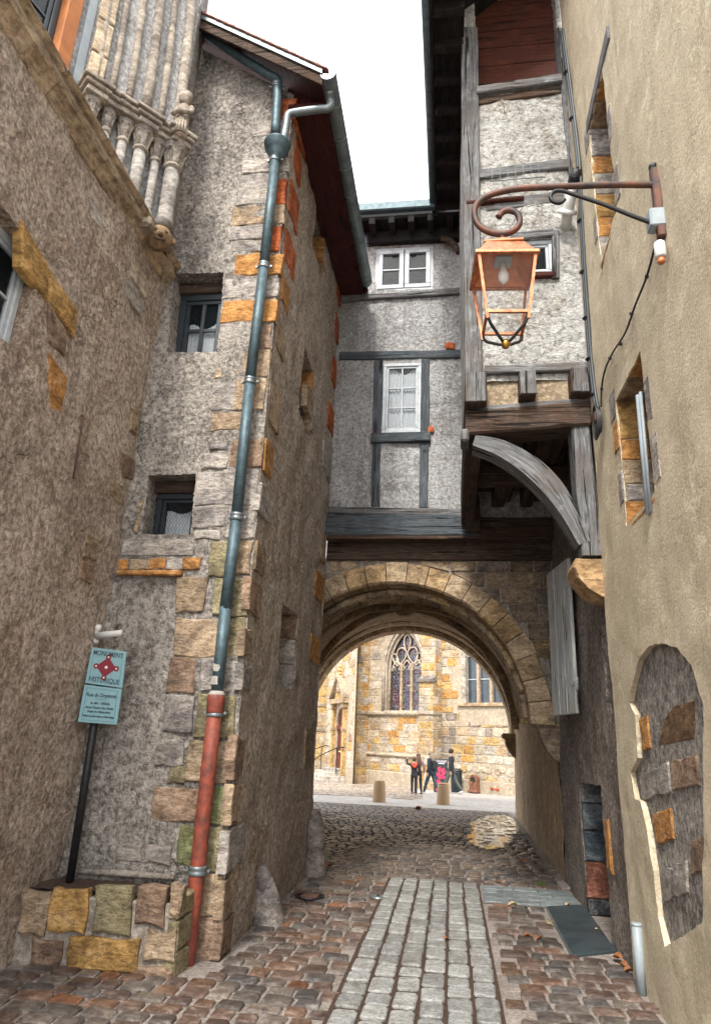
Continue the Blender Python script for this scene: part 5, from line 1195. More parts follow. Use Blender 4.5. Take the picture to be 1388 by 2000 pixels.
# blocks: the ones the archway frames are objects, the rest one joined part
def visible(b):
    fr, a, c, d, e, _, _ = b; p = fr.pt((a + d) / 2, (c + e) / 2, 0); q = RM.transposed() @ (p - CAMP); x, y_ = PPX + FOC * q.x / -q.z, PPY - FOC * q.y / -q.z
    return 606 < x < 1002 and y_ > 1228 + max(0, (abs(x - 790) - 40)) ** 1.62 * .022
BV = [sett_variant(i + 20) for i in range(4)]
def to_frame(vf): return ([(p[0], p[2], p[1]) for p in vf[0]], [tuple(reversed(f)) for f in vf[1]])
BV = [to_frame(v) for v in BV]; BM_ = [shared('block', v, 'church', False) for v in BV]
blocks.sort(key=lambda b: (not visible(b), -(b[3] - b[1]) * (b[4] - b[2])))
rest = Acc()
for i, (fr, a, c, d, e, colr, pr) in enumerate(blocks):
    mw = Matrix.Translation(fr.pt((a + d) / 2, (c + e) / 2, pr - .03)) @ Matrix((fr.u, fr.n, fr.v)).transposed().to_4x4() @ Matrix.Diagonal((d - a, .03, e - c, 1))
    k = i % 4
    if i < 300:
        o = bpy.data.objects.new('block', BM_[k]); o.matrix_basis = mw; o.color = (*colr, 1); put(o, CH)
    else: rest.add([mw @ Vector(p) for p in BV[k][0]], BV[k][1], colr)
rest.obj('block', 'church_a', CH, kind='stuff')
# painted red rag mark near the portal corner
# handrails by the church steps
for uu in (dl - .9, dr + .45):
    hr = thing('stair_handrail', 'thin black iron handrail on the ' + ('far side of the church steps, away from the buttress' if uu < dc else 'buttress side of the church door steps'), 'handrail', tuple(frP.pt(uu, 0, 1.0)), 'handrails at the church steps')
    mesh('rail', *tube_vf(spline([frP.pt(uu, .3, 1.7), frP.pt(uu, 1.0, 1.65), frP.pt(uu, 1.6, .5), frP.pt(uu, 1.62, .1)], 4), .028, 8), 'iron', hr, smooth=True)
    mesh('upright', *tube_vf([frP.pt(uu, .4, .5), frP.pt(uu, 1.6, .5)], .024, 8), 'iron', hr)

# ================================================================== STREET OBJECTS
for i, (bx, by, lb) in enumerate(((740, 1567, 'short tapered pebble-concrete bollard, the one nearer the church portal'), (865, 1572, 'short tapered pebble-concrete bollard standing before the restaurant board'))):
    p = on_ground(bx, by); peb = M.get('pebble')
    if not peb:
        m = NT('pebble_concrete'); v_ = m.n('ShaderNodeTexVoronoi'); v_.inputs['Scale'].default_value = 38; m.l(m.pos, v_.inputs['Vector'])
        m.col(m.mix(m.ramp(v_.outputs['Distance'], .2, .55), m.mix(m.ramp(m.noise(60, 3), .4, .6), (.50, .34, .17, 1), (.30, .19, .10, 1)), (.34, .23, .13, 1))); m.bump(v_.outputs['Distance'], -.8, .012); m.set(Roughness=.85); M['pebble'] = m.m
    b = thing('bollard', lb, 'bollard', (p.x, p.y, p.z), 'bollards at the end of the passage')
    mesh('shaft', *lathe_vf((p.x, p.y, p.z), [(.215, -.05), (.212, .02), (.185, .56), (.175, .60)], 22), 'pebble', b, smooth=True)
    mesh('cap', *lathe_vf((p.x, p.y, p.z + .598), [(.176, 0), (.165, .035), (.12, .055), (.02, .062)], 22), 'pebble', b, smooth=True)
def guard(px0, py0, h, r, lean, name, label, colr, pointed):
    p = at_z(px0, py0, 0) + Vector((.05, 0, 0)); V, Fc = [], []; n = 12; rings = [(0, 1.0), (.25, .97), (.5, .9), (.75, .78), (.92, .6), (1.0, .3)] if not pointed else [(0, 1), (.2, .96), (.45, .82), (.7, .6), (.9, .34), (1.0, .12)]
    for a, s in rings:
        for k in range(n):
            t = 2 * math.pi * k / n; rr = r * s * (1 + .10 * noise.noise(Vector((math.cos(t) * 1.5, math.sin(t) * 1.5, a * 3 + px0))))
            V.append((p.x + rr * math.cos(t) * .95 - lean * a, p.y + rr * math.sin(t) * 1.1, a * h - .03 if a == 0 else a * h))
    for j in range(len(rings) - 1):
        for k in range(n): Fc.append((j * n + k, j * n + (k + 1) % n, (j + 1) * n + (k + 1) % n, (j + 1) * n + k))
    Fc.append(tuple((len(rings) - 1) * n + k for k in range(n)))
    tag(mesh('guard_stone', V, Fc, 'stone', None, smooth=True, color=colr), label, 'guard stone')
guard(608, 1712, .78, .15, .05, '', 'rounded upright guard stone at the far corner of the alley wall', (.30, .275, .25), False)
guard(515, 1806, .52, .16, .10, '', 'pointed rough guard stone against the alley wall near the downpipe', (.30, .28, .26), True)
# planter against the corner
PL = thing('stone_planter', 'low planter of mossy golden stone blocks with soil, at the foot of the gable wall', 'planter', (-2.6, 5.5, 0))
frL = Frame((0, 5.46, 0), (1, 0, 0), (0, 0, 1), (0, -1, 0))
mesh('core', *box(-3.3, 5.475, -.2, -2.0, 5.9, .47, .01), 'mortar', PL)
lay = [(-3.35, .19, -3.02, .53, TAN), (-2.99, .19, -2.70, .53, OLIVE), (-2.66, .21, -2.36, .53, BROWN), (-2.32, .21, -2.06, .54, TAN), (-3.28, -.15, -3.05, .16, BROWN), (-3.0, -.15, -2.46, .16, TAN), (-2.42, -.13, -2.10, .18, OLIVE), (-2.6, -.4, -2.1, -.18, BROWN), (-3.3, -.4, -2.65, -.18, GREY)]
def lpx(x0, y0, x1, y1, c): r = frL.rect(x0, y0, x1, y1); v, f = stone_vf(frL, rpoly(*r), .02, .06, .016, .018, .004); mesh('stone', v, f, 'stone', PL, color=cj(c))
for a in ((40, 1738, 92, 1825, TAN), (96, 1735, 171, 1822, GOLD), (184, 1733, 256, 1824, OLIVE), (271, 1730, 325, 1808, BROWN), (332, 1728, 356, 1790, TAN), (60, 1832, 118, 1900, BROWN), (132, 1832, 268, 1896, GOLD), (284, 1816, 342, 1880, TAN), (60, 1906, 150, 1970, GREY), (160, 1902, 250, 1960, OLIVE), (258, 1890, 335, 1940, BROWN)): lpx(*a)
frLs = Frame((-2.0, 5.46, 0), (0, 1, 0), (0, 0, 1), (1, 0, 0))
for z0, z1 in ((-.1, .15), (.17, .36), (.38, .52)): v, f = stone_vf(frLs, rpoly(.0, z0, .42, z1), .03, .05, .016, .012, .004); mesh('stone', v, f, 'stone', PL, color=cj(OLIVE))
V, Fc = [], []
for j in range(9):
    for i in range(25): V.append((-3.28 + 1.24 * i / 24, 5.5 + .4 * j / 8, .505 + .03 * noise.noise(Vector((i * .5, j * .5, 1)))))
for j in range(8):
    for i in range(24): Fc.append((j * 25 + i, j * 25 + i + 1, (j + 1) * 25 + i + 1, (j + 1) * 25 + i))
mesh('soil', V, Fc, 'soil', PL, smooth=True)
v, f = tube_vf([frB.pt(*frB.uv(160, 1700), .05), frB.pt(*frB.uv(250, 1704), .05), frB.pt(*frB.uv(345, 1712), .05)], [.022, .028, .02], 8); mesh('cement_fillet', v, f, 'mortar', PL, smooth=True)
# heritage sign
SG = thing('heritage_sign', 'pale blue two-part heritage sign with red lozenge emblem on a black pole', 'sign', (-3.06, 5.75, .5))
yS = 5.78; a0 = at_y(139, 1706, yS); a1 = at_y(186, 1408, yS)
mesh('pole', *tube_vf([a0 - Vector((0, 0, .1)), a1 + Vector((0, 0, .55))], .033, 14), 'iron', SG, smooth=True)
mid = at_y(199, 1340, yS - .06); lean = math.radians(-1.0); tilt = math.radians(0)
frG = Frame(mid, (math.cos(lean) * .985, .12, math.sin(lean)), (-math.sin(lean) * 1.0, 0, math.cos(lean)), (.12, -.99, 0))
fr_uv = lambda q: frG.uvs(q)
q1 = [(166, 1334), (239, 1344), (247, 1273), (180, 1264)]; q2 = [(152, 1410), (228, 1416), (238, 1346), (165, 1337)]
for nm, q in (('upper_panel', q1), ('lower_panel', q2)):
    uvq = fr_uv(q); pnl = mesh(nm, *fquad(frG, uvq, -.015, .0, .004), 'signblue', SG)
    a, b, c, d = [Vector(p) for p in uvq]
    B2 = lambda s, t: (a.lerp(b, s)).lerp(d.lerp(c, s), t)
    A = Acc()
    for s0, t0, s1, t1 in ((.09, .07, .91, .07), (.91, .07, .91, .93), (.91, .93, .09, .93), (.09, .93, .09, .07)):
        p, q_ = B2(s0, t0), B2(s1, t1); A.add(*tube_vf([frG.pt(p.x, p.y, .001), frG.pt(q_.x, q_.y, .001)], .0011, 4))
    A.obj('border_line', 'ink', pnl)
    ud = (b - a).normalized(); vd_ = Vector((-ud.y, ud.x)); Wd = (b - a).length
    def text(s, t, size, string_, mat='ink', lw_=1.0):
        cu = bpy.data.curves.new('text', 'FONT'); cu.body = string_; cu.size = size; cu.align_x = 'CENTER'; cu.align_y = 'CENTER'; cu.extrude = .0006; cu.offset = .0006
        to = bpy.data.objects.new('text', cu); me = bpy.data.meshes.new_from_object(to); bpy.data.objects.remove(to)
        w_ = max(v.co.x for v in me.vertices) - min(v.co.x for v in me.vertices); k = min(1.0, Wd * .80 * lw_ / w_)
        p = B2(s, t)
        for vx in me.vertices:
            x, y_ = vx.co.x * k, vx.co.y * (k * .4 + .6); q = p + ud * x + vd_ * y_; vx.co = frG.pt(q.x, q.y, .0022 + vx.co.z)
        me.materials.append(M[mat]); o = bpy.data.objects.new('lettering', me); put(o, pnl)
    if nm == 'upper_panel':
        text(.5, .86, .062, 'MONUMENT'); text(.5, .14, .062, 'HISTORIQUE')
        c0 = B2(.5, .5); R_ = .088
        pts = []
        corners = [Vector((0, R_)), Vector((-R_ * 1.02, 0)), Vector((0, -R_)), Vector((R_ * 1.02, 0))]
        body = [frG.pt(*(c0 + ud * p.x + vd_ * p.y), .0016) for p in corners]
        em = mesh('emblem', body, [(0, 1, 2, 3)], 'signred', pnl)
        for p in corners:
            q = c0 + ud * p.x + vd_ * p.y; P = frG.pt(q.x, q.y, .001)
            mesh('emblem_lobe', *lathe_vf(P, [(.024, 0), (.024, .0012)], 16, frG.n), 'signred', em); mesh('emblem_dot', *lathe_vf(P, [(.008, 0), (.008, .0022)], 12, frG.n), 'signwhite', em)
        mesh('emblem_dot', *lathe_vf(frG.pt(c0.x, c0.y, .001), [(.013, 0), (.013, .0022)], 14, frG.n), 'signwhite', em)
        for dx, dy, r_ in ((0, 0, .04),):
            pass
    else:
        text(.5, .76, .05, 'Rue du Doyenné', 'ink', .95); text(.5, .54, .03, 'Isc MH : 19/05/26', 'ink', .62); text(.5, .42, .03, 'Ancien Chapitre Saint Nicolas', 'ink', .9); text(.5, .31, .03, 'Origine du XIIIème siècle', 'ink', .75); text(.5, .19, .03, 'Fenêtre en plein cintre au 2ème étage', 'ink', 1.0)
        p, q_ = B2(.35, .655), B2(.65, .655); mesh('rule_line', *tube_vf([frG.pt(p.x, p.y, .001), frG.pt(q_.x, q_.y, .001)], .001, 4), 'ink', pnl)
# white cast bracket above the sign
WB = thing('wall_bracket', 'small white painted cast bracket stub fixed to the wall above the heritage sign', 'bracket', tuple(at_y(190, 1240, 5.9)))
p0, p1 = at_y(190, 1242, 5.80), at_y(238, 1236, 5.72)
mesh('arm', *tube_vf([p0, p0.lerp(p1, .5), p1], [.034, .03, .026], 12), 'pvc', WB, smooth=True)
for k, (a, b) in enumerate(((191, 1226), (186, 1238), (187, 1250))): mesh('flange_lobe', *lathe_vf(at_y(a, b, 5.8) + Vector((-.03, .02, 0)), [(.03, 0), (.036, .02), (.03, .05)], 10, (1, .2, 0)), 'pvc', WB, smooth=True)
mesh('wall_arm', *tube_vf([p0, p0 + Vector((-.02, .16, 0))], .02, 8), 'pvc', WB)
# iron hook on wall A
hk = [frA.pt(*frA.uv(*p), .03) for p in ((158, 812), (156, 822), (153, 835), (146, 880), (137, 935))]
tag(mesh('iron_hook', *tube_vf([hk[0] + Vector((-.04, 0, .0))] + hk, .008, 6), 'rustybar', None, smooth=True), 'thin rusty iron rod hook hanging on the brown roughcast wall', 'hook')
# carved figure and grotesque by the Gothic jamb
def person_statue():
    b = at_z(352, 268, 7.50); s = .34
    rt = thing('carved_figure', 'small weathered stone figure with folded arms on the capital ledge', 'statue', tuple(b))
    body = [(.12, 0), (.13, .12), (.105, .34), (.12, .42), (.10, .55), (.115, .74), (.06, .82), (.045, .86)]
    o = mesh('body', *lathe_vf(b, [(r * s * 1.6, h * s * 1.55) for r, h in body], 14), 'smooth_stone', rt, smooth=True, color=(.40, .35, .29))
    hd = b + Vector((.0, -.01, .96 * s * 1.55)); mesh('head', *lathe_vf(hd, [(.02, -.085), (.055, -.06), (.07, 0), (.06, .05), (.02, .08)], 12), 'smooth_stone', rt, smooth=True, color=(.42, .37, .30))
    mesh('hair', *lathe_vf(hd + Vector((0, .012, .02)), [(.06, -.05), (.075, .0), (.066, .05), (.02, .078)], 12), 'smooth_stone', rt, smooth=True, color=(.36, .33, .28))
    for sd_ in (-1, 1): mesh('arm', *tube_vf(spline([b + Vector((sd_ * .075, 0, .39)), b + Vector((sd_ * .10, -.03, .30)), b + Vector((sd_ * .05, -.085, .25)), b + Vector((-sd_ * .02, -.09, .27))], 4), .026, 8), 'smooth_stone', rt, smooth=True, color=(.40, .36, .30))
    for k in range(6):
        t = -.9 + k * .36; d = Vector((math.sin(t), -math.cos(t), 0)); mesh('drapery_fold', *tube_vf([b + d * .082 + Vector((0, 0, .01)), b + d * .08 + Vector((0, 0, .10)), b + d * .064 + Vector((0, 0, .19))], .014, 6), 'smooth_stone', rt, smooth=True, color=(.37, .33, .27))
    g = at_z(312, 466, 6.36)
    rt = thing('carved_grotesque', 'brown carved grotesque head jutting out beneath the last column', 'carving', tuple(g))
    V, Fc = lathe_vf(g, [(.03, -.13), (.09, -.10), (.125, -.03), (.13, .04), (.09, .10), (.02, .13)], 16, (.5, -.8, -.1))
    mesh('head', [Vector(p) + Vector((1, 1, 1)) * .012 * noise.noise(Vector(p) * 14) for p in V], Fc, 'smooth_stone', rt, smooth=True, color=(.27, .19, .11))
    fwd = Vector((.45, -.85, -.25)).normalized(); rgt = Vector((.85, .45, 0)).normalized()
    for s_ in (-1, 1):
        mesh('eye', *lathe_vf(g + fwd * .105 + rgt * s_ * .045 + Vector((0, 0, .035)), [(.028, -.02), (.026, .01), (.01, .025)], 10, fwd), 'smooth_stone', rt, smooth=True, color=(.12, .09, .06)); mesh('ear', *lathe_vf(g + rgt * s_ * .12, [(.035, -.02), (.045, .0), (.03, .02)], 10, fwd), 'smooth_stone', rt, smooth=True, color=(.3, .22, .14))
    mesh('nose', *tube_vf([g + fwd * .11 + Vector((0, 0, .04)), g + fwd * .155 - Vector((0, 0, .02))], [.015, .026], 8), 'smooth_stone', rt, smooth=True, color=(.3, .21, .12))
    mesh('mouth', *tube_vf([g + fwd * .12 + rgt * -.05 - Vector((0, 0, .06)), g + fwd * .135 - Vector((0, 0, .07)), g + fwd * .12 + rgt * .05 - Vector((0, 0, .06))], .012, 6), 'smooth_stone', rt, smooth=True, color=(.1, .07, .05))
person_statue()
# ================================================================== street lantern on a scrolled bracket
LY = 3.85
L3 = lambda px, py, y=LY: at_y(px, py, y)
LN = thing('street_lantern', 'copper four-sided street lantern hanging from a rusty scrolled wall bracket', 'street lamp', tuple(L3(982, 690)))
arm = [Vector((1.40, LY, L3(1285, 362).z))] + [L3(*p) for p in ((1200, 361), (1080, 365), (1010, 369), (965, 378), (937, 392), (926, 412), (932, 437), (952, 452), (980, 457), (1003, 450), (1014, 435), (1010, 418), (995, 411), (981, 414), (973, 424))]
mesh('scroll_arm', *tube_vf(spline(arm, 5), .022, 10), 'rustybar', LN, smooth=True)
br = [Vector((1.40, LY, L3(1290, 447).z))] + [L3(*p) for p in ((1240, 424), (1180, 400), (1120, 380), (1098, 373), (1082, 374), (1074, 384), (1080, 394), (1094, 396), (1102, 389))]
mesh('brace', *tube_vf(spline(br, 5), .014, 8), 'iron', LN, smooth=True)
zt, zb = L3(1285, 330).z, L3(1285, 465).z
mesh('wall_plate', *box(1.335, LY - .03, zb, 1.385, LY + .03, zt, .008), 'rustybar', LN)
mesh('plate_knob', *lathe_vf((1.36, LY, zt), [(.02, -.01), (.03, .01), (.03, .03), (.01, .05)], 10), 'iron', LN, smooth=True)
c0 = L3(980, 470); cx_, cy_ = c0.x, LY
mesh('hanger', *tube_vf([L3(980, 458), c0 + Vector((0, 0, -.05))], .014, 8), 'rustybar', LN)
zd = L3(982, 487).z
mesh('dome', *lathe_vf((cx_, cy_, zd), [(.085, -.005), (.09, .01), (.07, .035), (.06, .05), (.03, .06), (.02, .075)], 20), 'copperin', LN, smooth=True)
rot = math.radians(4); ca, sa_ = math.cos(rot), math.sin(rot)
def sq(h, z): return [Vector((cx_ + (a * ca - b * sa_) * h, cy_ + (a * sa_ + b * ca) * h, z)) for a, b in ((-1, -1), (1, -1), (1, 1), (-1, 1))]
z1 = L3(985, 493).z; z2 = L3(985, 524, LY - .19).z; z2 = z1 - .155; z3 = z2 - .385
r0, r1, r2 = .115, .20, .125
def frustum(ha, za, hb, zb_): 
    a, b = sq(ha, za), sq(hb, zb_); return a + b, [(i, (i + 1) % 4, 4 + (i + 1) % 4, 4 + i) for i in range(4)]
v, f = frustum(r0, z1, r1 * .93, z2 + .02); mesh('lamp_roof', v, f + [(3, 2, 1, 0)], 'copper', LN)
mesh('roof_rim', *box(cx_ - r0 - .01, cy_ - r0 - .01, z1 - .004, cx_ + r0 + .01, cy_ + r0 + .01, z1 + .012, .004), 'copperin', LN)
A = Acc()
T0, T1 = sq(r1, z2), sq(r1 * .86, z2)
for i in range(4):
    j = (i + 1) % 4; A.add(*hexa([T0[i], T0[j], T1[j], T1[i]] + [p + Vector((0, 0, .025)) for p in (T0[i], T0[j], T1[j], T1[i])], .003))
A.obj('eaves_frame', 'copper', LN)
mesh('reflector', *frustum(r1 * .87, z2 + .012, r1 * .5, z2 + .10), 'copperin', LN)
V = sq(r1 * .55, z2 + .095); mesh('reflector_plate', V, [(0, 1, 2, 3)], 'copperin', LN)
mesh('bulb', *lathe_vf((cx_, cy_, z2 - .04), [(.01, -.05), (.034, -.02), (.036, .02), (.02, .06), (.02, .11)], 14), 'pvc', LN, smooth=True)
mesh('lamp_module', *hexa(sq(.055, z2 + .07) + sq(.055, z2 + .09), .004), 'greybox', LN)
P2, P3 = sq(r1 * .88, z2), sq(r2, z3)
for i in range(4):
    mesh('corner_post', *tube_vf([P2[i], P3[i] - Vector((0, 0, .05))], .013, 4), 'copper', LN)
    j = (i + 1) % 4; mesh('bottom_rail', *tube_vf([P3[i], P3[j]], .013, 4), 'copper', LN)
    q = [P2[i].lerp(P2[j], .05), P2[i].lerp(P2[j], .95), P3[i].lerp(P3[j], .95), P3[i].lerp(P3[j], .05)]
    mesh('pane', q, [(0, 1, 2, 3)], 'clear', LN)
zc_ = z3 - .155; cen = Vector((cx_, cy_, zc_))
for i in range(4):
    p = P3[i]; d = (Vector((cx_, cy_, p.z)) - p)
    mesh('scroll_foot', *tube_vf(spline([p + Vector((0, 0, -.02)), p + d * .15 + Vector((0, 0, -.07)), p + d * .45 + Vector((0, 0, -.105)), p + d * .75 + Vector((0, 0, -.14)), cen], 4), .010, 8), 'iron', LN, smooth=True)
mesh('ball_finial', *lathe_vf(cen, [(.004, -.032), (.02, -.026), (.032, 0), (.02, .026), (.006, .034)], 16), 'brass', LN, smooth=True)
# junction boxes and cables on the ochre wall
jb = at_x(1270, 432, 1.31)
J = thing('junction_box', 'grey plastic junction box on the ochre wall beside the lantern bracket', 'junction box', tuple(jb))
mesh('box', *box(1.30, jb.y - .05, jb.z - .07, 1.39, jb.y + .05, jb.z + .07, .008), 'greybox', J); mesh('lid', *box(1.292, jb.y - .045, jb.z - .062, 1.30, jb.y + .045, jb.z + .062, .003), 'greybox', J)
jb2 = at_x(1288, 488, 1.33)
J = thing('cable_gland', 'white plastic cable end fitting below the grey junction box', 'cable fitting', tuple(jb2)); mesh('body', *lathe_vf(jb2, [(.03, -.06), (.036, -.05), (.034, .05), (.025, .06)], 12), 'pvc', J, smooth=True); mesh('foot', *lathe_vf(jb2, [(.02, -.10), (.024, -.09), (.022, -.06)], 10), 'copperin', J, smooth=True)
cb_ = [Vector((1.33, jb2.y, jb2.z - .09))] + [at_x(*p, 1.355) for p in ((1281, 470), (1262, 540), (1240, 595), (1220, 650), (1195, 690), (1180, 725), (1174, 760), (1173, 795))]
c = thing('lamp_cable', 'thin black cable drooping from the junction box down the ochre wall', 'cable', tuple(cb_[-1])); mesh('wire', *tube_vf(spline(cb_[1:], 6), .008, 6), 'cable', c, smooth=True)
for p in ((1262, 540), (1232, 612), (1211, 672), (1190, 700), (1174, 760)): mesh('clip', *lathe_vf(at_x(*p, 1.36), [(.012, -.012), (.016, 0), (.012, .012)], 8), 'cable', c)
cd = [at_x(*p, 1.365) for p in ((1098, 60), (1109, 140), (1120, 230), (1131, 330), (1136, 430), (1141, 530), (1147, 620), (1153, 700), (1161, 770), (1167, 800))]
c = thing('cable_bundle', 'bundle of dark conduits running down between the timber house and ochre wall', 'cable', tuple(cd[-1]))
for k in range(3): mesh('conduit', *tube_vf(spline([p + Vector((-.012 * (k % 2), .03 * k - .02, 0)) for p in cd], 4), .016, 7), 'cableblue', c, smooth=True)
for k in range(1, 9): mesh('clip', *lathe_vf(cd[k] + Vector((-.01, .01, 0)), [(.03, -.014), (.045, 0), (.03, .014)], 8), 'cable', c)
cl_ = at_x(1170, 822, 1.34); c = thing('cable_coil', 'loop of black cable tied in a coil at the end of the conduit bundle', 'cable', tuple(cl_))
for k in range(4):
    a = .075 + .012 * k; mesh('loop', *tube_vf([cl_ + Vector((-.01 * k, a * .8 * math.sin(t) + .01 * k, a * 1.5 * math.cos(t))) for t in [2 * math.pi * i / 20 for i in range(21)]], .009, 6), 'cable', c, smooth=True)
mesh('connector', *lathe_vf(cl_ + Vector((-.02, -.02, .03)), [(.03, -.05), (.034, -.03), (.034, .04), (.025, .05)], 10), 'rustybar', c, smooth=True)
# white flue pipe from the timber wall
fl0, fl1 = at_y(1108, 412, 6.2), at_y(1123, 345, 5.95)
FLU = thing('flue_pipe', 'white plastic flue pipe with black terminal leaning out of the pale render', 'flue', tuple(fl0))
dv = (fl1 - fl0).normalized(); mesh('flange', *lathe_vf(fl0, [(.10, -.03), (.10, .0), (.075, .02)], 18, dv), 'pvc', FLU, smooth=True); mesh('pipe', *tube_vf([fl0 - Vector((0, -.2, .1)), fl0, fl0.lerp(fl1, .75)], .058, 16), 'pvc', FLU, smooth=True)
mesh('terminal', *lathe_vf(fl0.lerp(fl1, .72), [(.06, 0), (.062, .03), (.068, .035), (.068, .12), (.055, .13), (.05, .17), (.03, .17)], 16, dv), 'iron', FLU, smooth=True)
for k in range(3): mesh('louvre_ring', *lathe_vf(fl0.lerp(fl1, .72) + dv * (.05 + k * .024), [(.066, -.004), (.074, 0), (.066, .004)], 16, dv), 'iron', FLU)
# grey pipe stub at the foot of wall F
g0, g1 = at_x(1242, 1805, 1.36), at_x(1256, 1935, 1.36)
GP = thing('wall_pipe_stub', 'short pale grey pipe protector standing against the foot of the ochre wall', 'pipe', (1.36, g1.y, 0)); mesh('pipe', *tube_vf([g0, Vector((g0.x, g0.y, -.03))], .036, 14), 'greybox', GP, smooth=True); mesh('rim', *lathe_vf(g0, [(.036, -.012), (.04, -.006), (.04, .006), (.034, .01)], 14), 'greybox', GP, smooth=True)
# drains
dg = on_ground(1026, 1638)
DG = thing('drain_grate', 'rectangular slotted iron drain grate at the edge of the passage', 'drain', tuple(dg)); w_, l_ = .24, .36
for s in (-1, 1): mesh('rim', *box(dg.x - w_, dg.y + s * l_ - .02, dg.z, dg.x + w_, dg.y + s * l_ + .02, dg.z + .04, .005), 'iron', DG); mesh('rim', *box(dg.x + s * w_ - .02, dg.y - l_, dg.z, dg.x + s * w_ + .02, dg.y + l_, dg.z + .041, .005), 'iron', DG)
for k in range(9): xx = dg.x - w_ + .05 + k * .05; mesh('bar', *box(xx - .009, dg.y - l_, dg.z + .005, xx + .009, dg.y + l_, dg.z + .036, .003), 'iron', DG)
mesh('pit', *box(dg.x - w_, dg.y - l_, dg.z - .05, dg.x + w_, dg.y + l_, dg.z + .024, 0), 'dark', DG)
dr2 = on_ground(604, 1757)
DR = thing('round_drain_cover', 'round dark drain cover set in the cobbles near the rounded guard stone', 'drain cover', tuple(dr2)); mesh('ring', *tube_vf([dr2 + Vector((.15 * math.cos(t), .15 * math.sin(t), .034)) for t in [2 * math.pi * i / 24 for i in range(25)]], .012, 6), 'iron', DR, smooth=True); mesh('lid', *lathe_vf(dr2, [(.145, -.02), (.145, .03), (.10, .032), (.02, .036)], 24), 'iron', DR)
for k in range(5): mesh('rib', *box(dr2.x - .09, dr2.y - .1 + k * .05 - .008, dr2.z + .03, dr2.x + .09, dr2.y - .1 + k * .05 + .008, dr2.z + .042, .003), 'rustybar', DR)
mp = on_ground(738, 1757)
DR = thing('valve_cover', 'small oval light metal valve cover beside the granite strip', 'valve cover', tuple(mp)); mesh('plate', *lathe_vf(mp, [(.085, -.01), (.085, .034), (.07, .038), (.01, .040)], 16), 'zinc', DR, smooth=True); mesh('knob', *lathe_vf(mp + Vector((0, 0, .038)), [(.022, 0), (.022, .008)], 10), 'iron', DR)
# fallen leaves
def leaf(px, py, s, mat, i, near):
    p = on_ground(px, py); a = random.uniform(0, 6.3); V = [(0, 0, 0)]; n = 11
    for k in range(n):
        t = 2 * math.pi * k / n; r = s * (.55 + .45 * abs(math.cos(1.5 * t)) ** .7) * (1.15 if k == 0 else 1); V.append((r * math.cos(t), r * .75 * math.sin(t), .018 * s / .05 * (math.sin(t * 2 + i) * .8 + 1)))
    o = mesh('fallen_leaf', [(p.x + x * math.cos(a) - y_ * math.sin(a), p.y + x * math.sin(a) + y_ * math.cos(a), p.z + .03 + z_) for x, y_, z_ in V], [(0, k + 1, (k + 1) % n + 1) for k in range(n)], mat)
    tag(o, near, 'leaf', 'fallen leaves on the lane')
for i, (px, py, s, m_, lb) in enumerate((
    (816, 1583, .14, 'leaf', 'large rust-brown dead leaf on the cobbles before the bollards'), (1020, 1686, .11, 'leaf', 'curled brown leaf on cobbles between the drain grate and slabs'),
    (975, 1728, .06, 'leaf', 'brown leaf at the edge of the grey slab courses'), (870, 1843, .035, 'leaf', 'tiny reddish leaf lying on the granite setts'),
    (1052, 1840, .045, 'leaf', 'reddish leaf on the cobbles between setts and bluestone slab'), (1030, 1836, .04, 'leaf', 'small brown leaf on the cobbles closest to the granite setts'),
    (642, 1697, .07, 'leaf', 'brown leaf on cobbles beside the rounded guard stone'), (1214, 1893, .05, 'leaf', 'rusty leaf in the middle of the trail leading to the grey pipe stub'),
    (1205, 1880, .06, 'leaf', 'rusty leaf between the bluestone slab and the grey pipe stub'), (1228, 1906, .05, 'leaf', 'rusty leaf touching the wall beside the grey pipe stub'),
    (1073, 1811, .055, 'leafpale', 'pale yellow leaf against the long edge of the bluestone slab'), (1001, 1775, .06, 'leafpale', 'pale yellow leaf on cobbles just below the grey slab courses'),
    (1108, 1774, .04, 'leafpale', 'pale leaf at the upper end of the bluestone slab'), (1165, 1823, .025, 'leafpale', 'tiny pale leaf lying on the bluestone slab'),
    (1200, 1836, .04, 'leafpale', 'pale leaf at the foot of the low walled-up opening'), (1074, 1700, .03, 'leafpale', 'tiny pale leaf on the cobbles close to the passage wall'))): leaf(px, py, s, m_, i, lb)
mg = on_ground(1055, 1732); A = Acc()
for k in range(40):
    t, r = random.uniform(0, 6.3), random.uniform(0, .07); q = Vector((mg.x + r * math.cos(t), mg.y + r * math.sin(t), mg.z + .02)); d = Vector((random.uniform(-.03, .03), random.uniform(-.03, .03), .05)); A.add([q, q + Vector((.012, 0, 0)), q + d], [(0, 1, 2)])
tag(A.obj('moss_tuft', 'moss', None), 'tiny green weed tuft growing between the slabs and cobbles', 'weed')

# ================================================================== by the church: board, bin, wall niche
ab = on_ground(861, 1549); AB = thing('restaurant_board', 'black and red restaurant advertising board leaning by the church buttress', 'sign board', tuple(ab))
sw, shh = .48, 1.32; frX = Frame(ab + Vector((-.02, .1, .02)), (1, -.12, 0), (0, .10, 1), (-.12, -1, .1))
mesh('panel', *fbox(frX, -sw / 2 - .05, 0, sw / 2 + .05, shh, -.03, 0, .008), 'ink', AB)
cu = bpy.data.curves.new('text', 'FONT'); cu.body = 'RESTAURANT'; cu.size = .12; cu.align_x = 'CENTER'; cu.extrude = .001; to = bpy.data.objects.new('t', cu); me = bpy.data.meshes.new_from_object(to); bpy.data.objects.remove(to)
ww = max(v.co.x for v in me.vertices) - min(v.co.x for v in me.vertices)
for vx in me.vertices: vx.co = frX.pt(vx.co.x * (sw + .02) / ww, shh - .15 + vx.co.y * 1.2, .003 + vx.co.z)
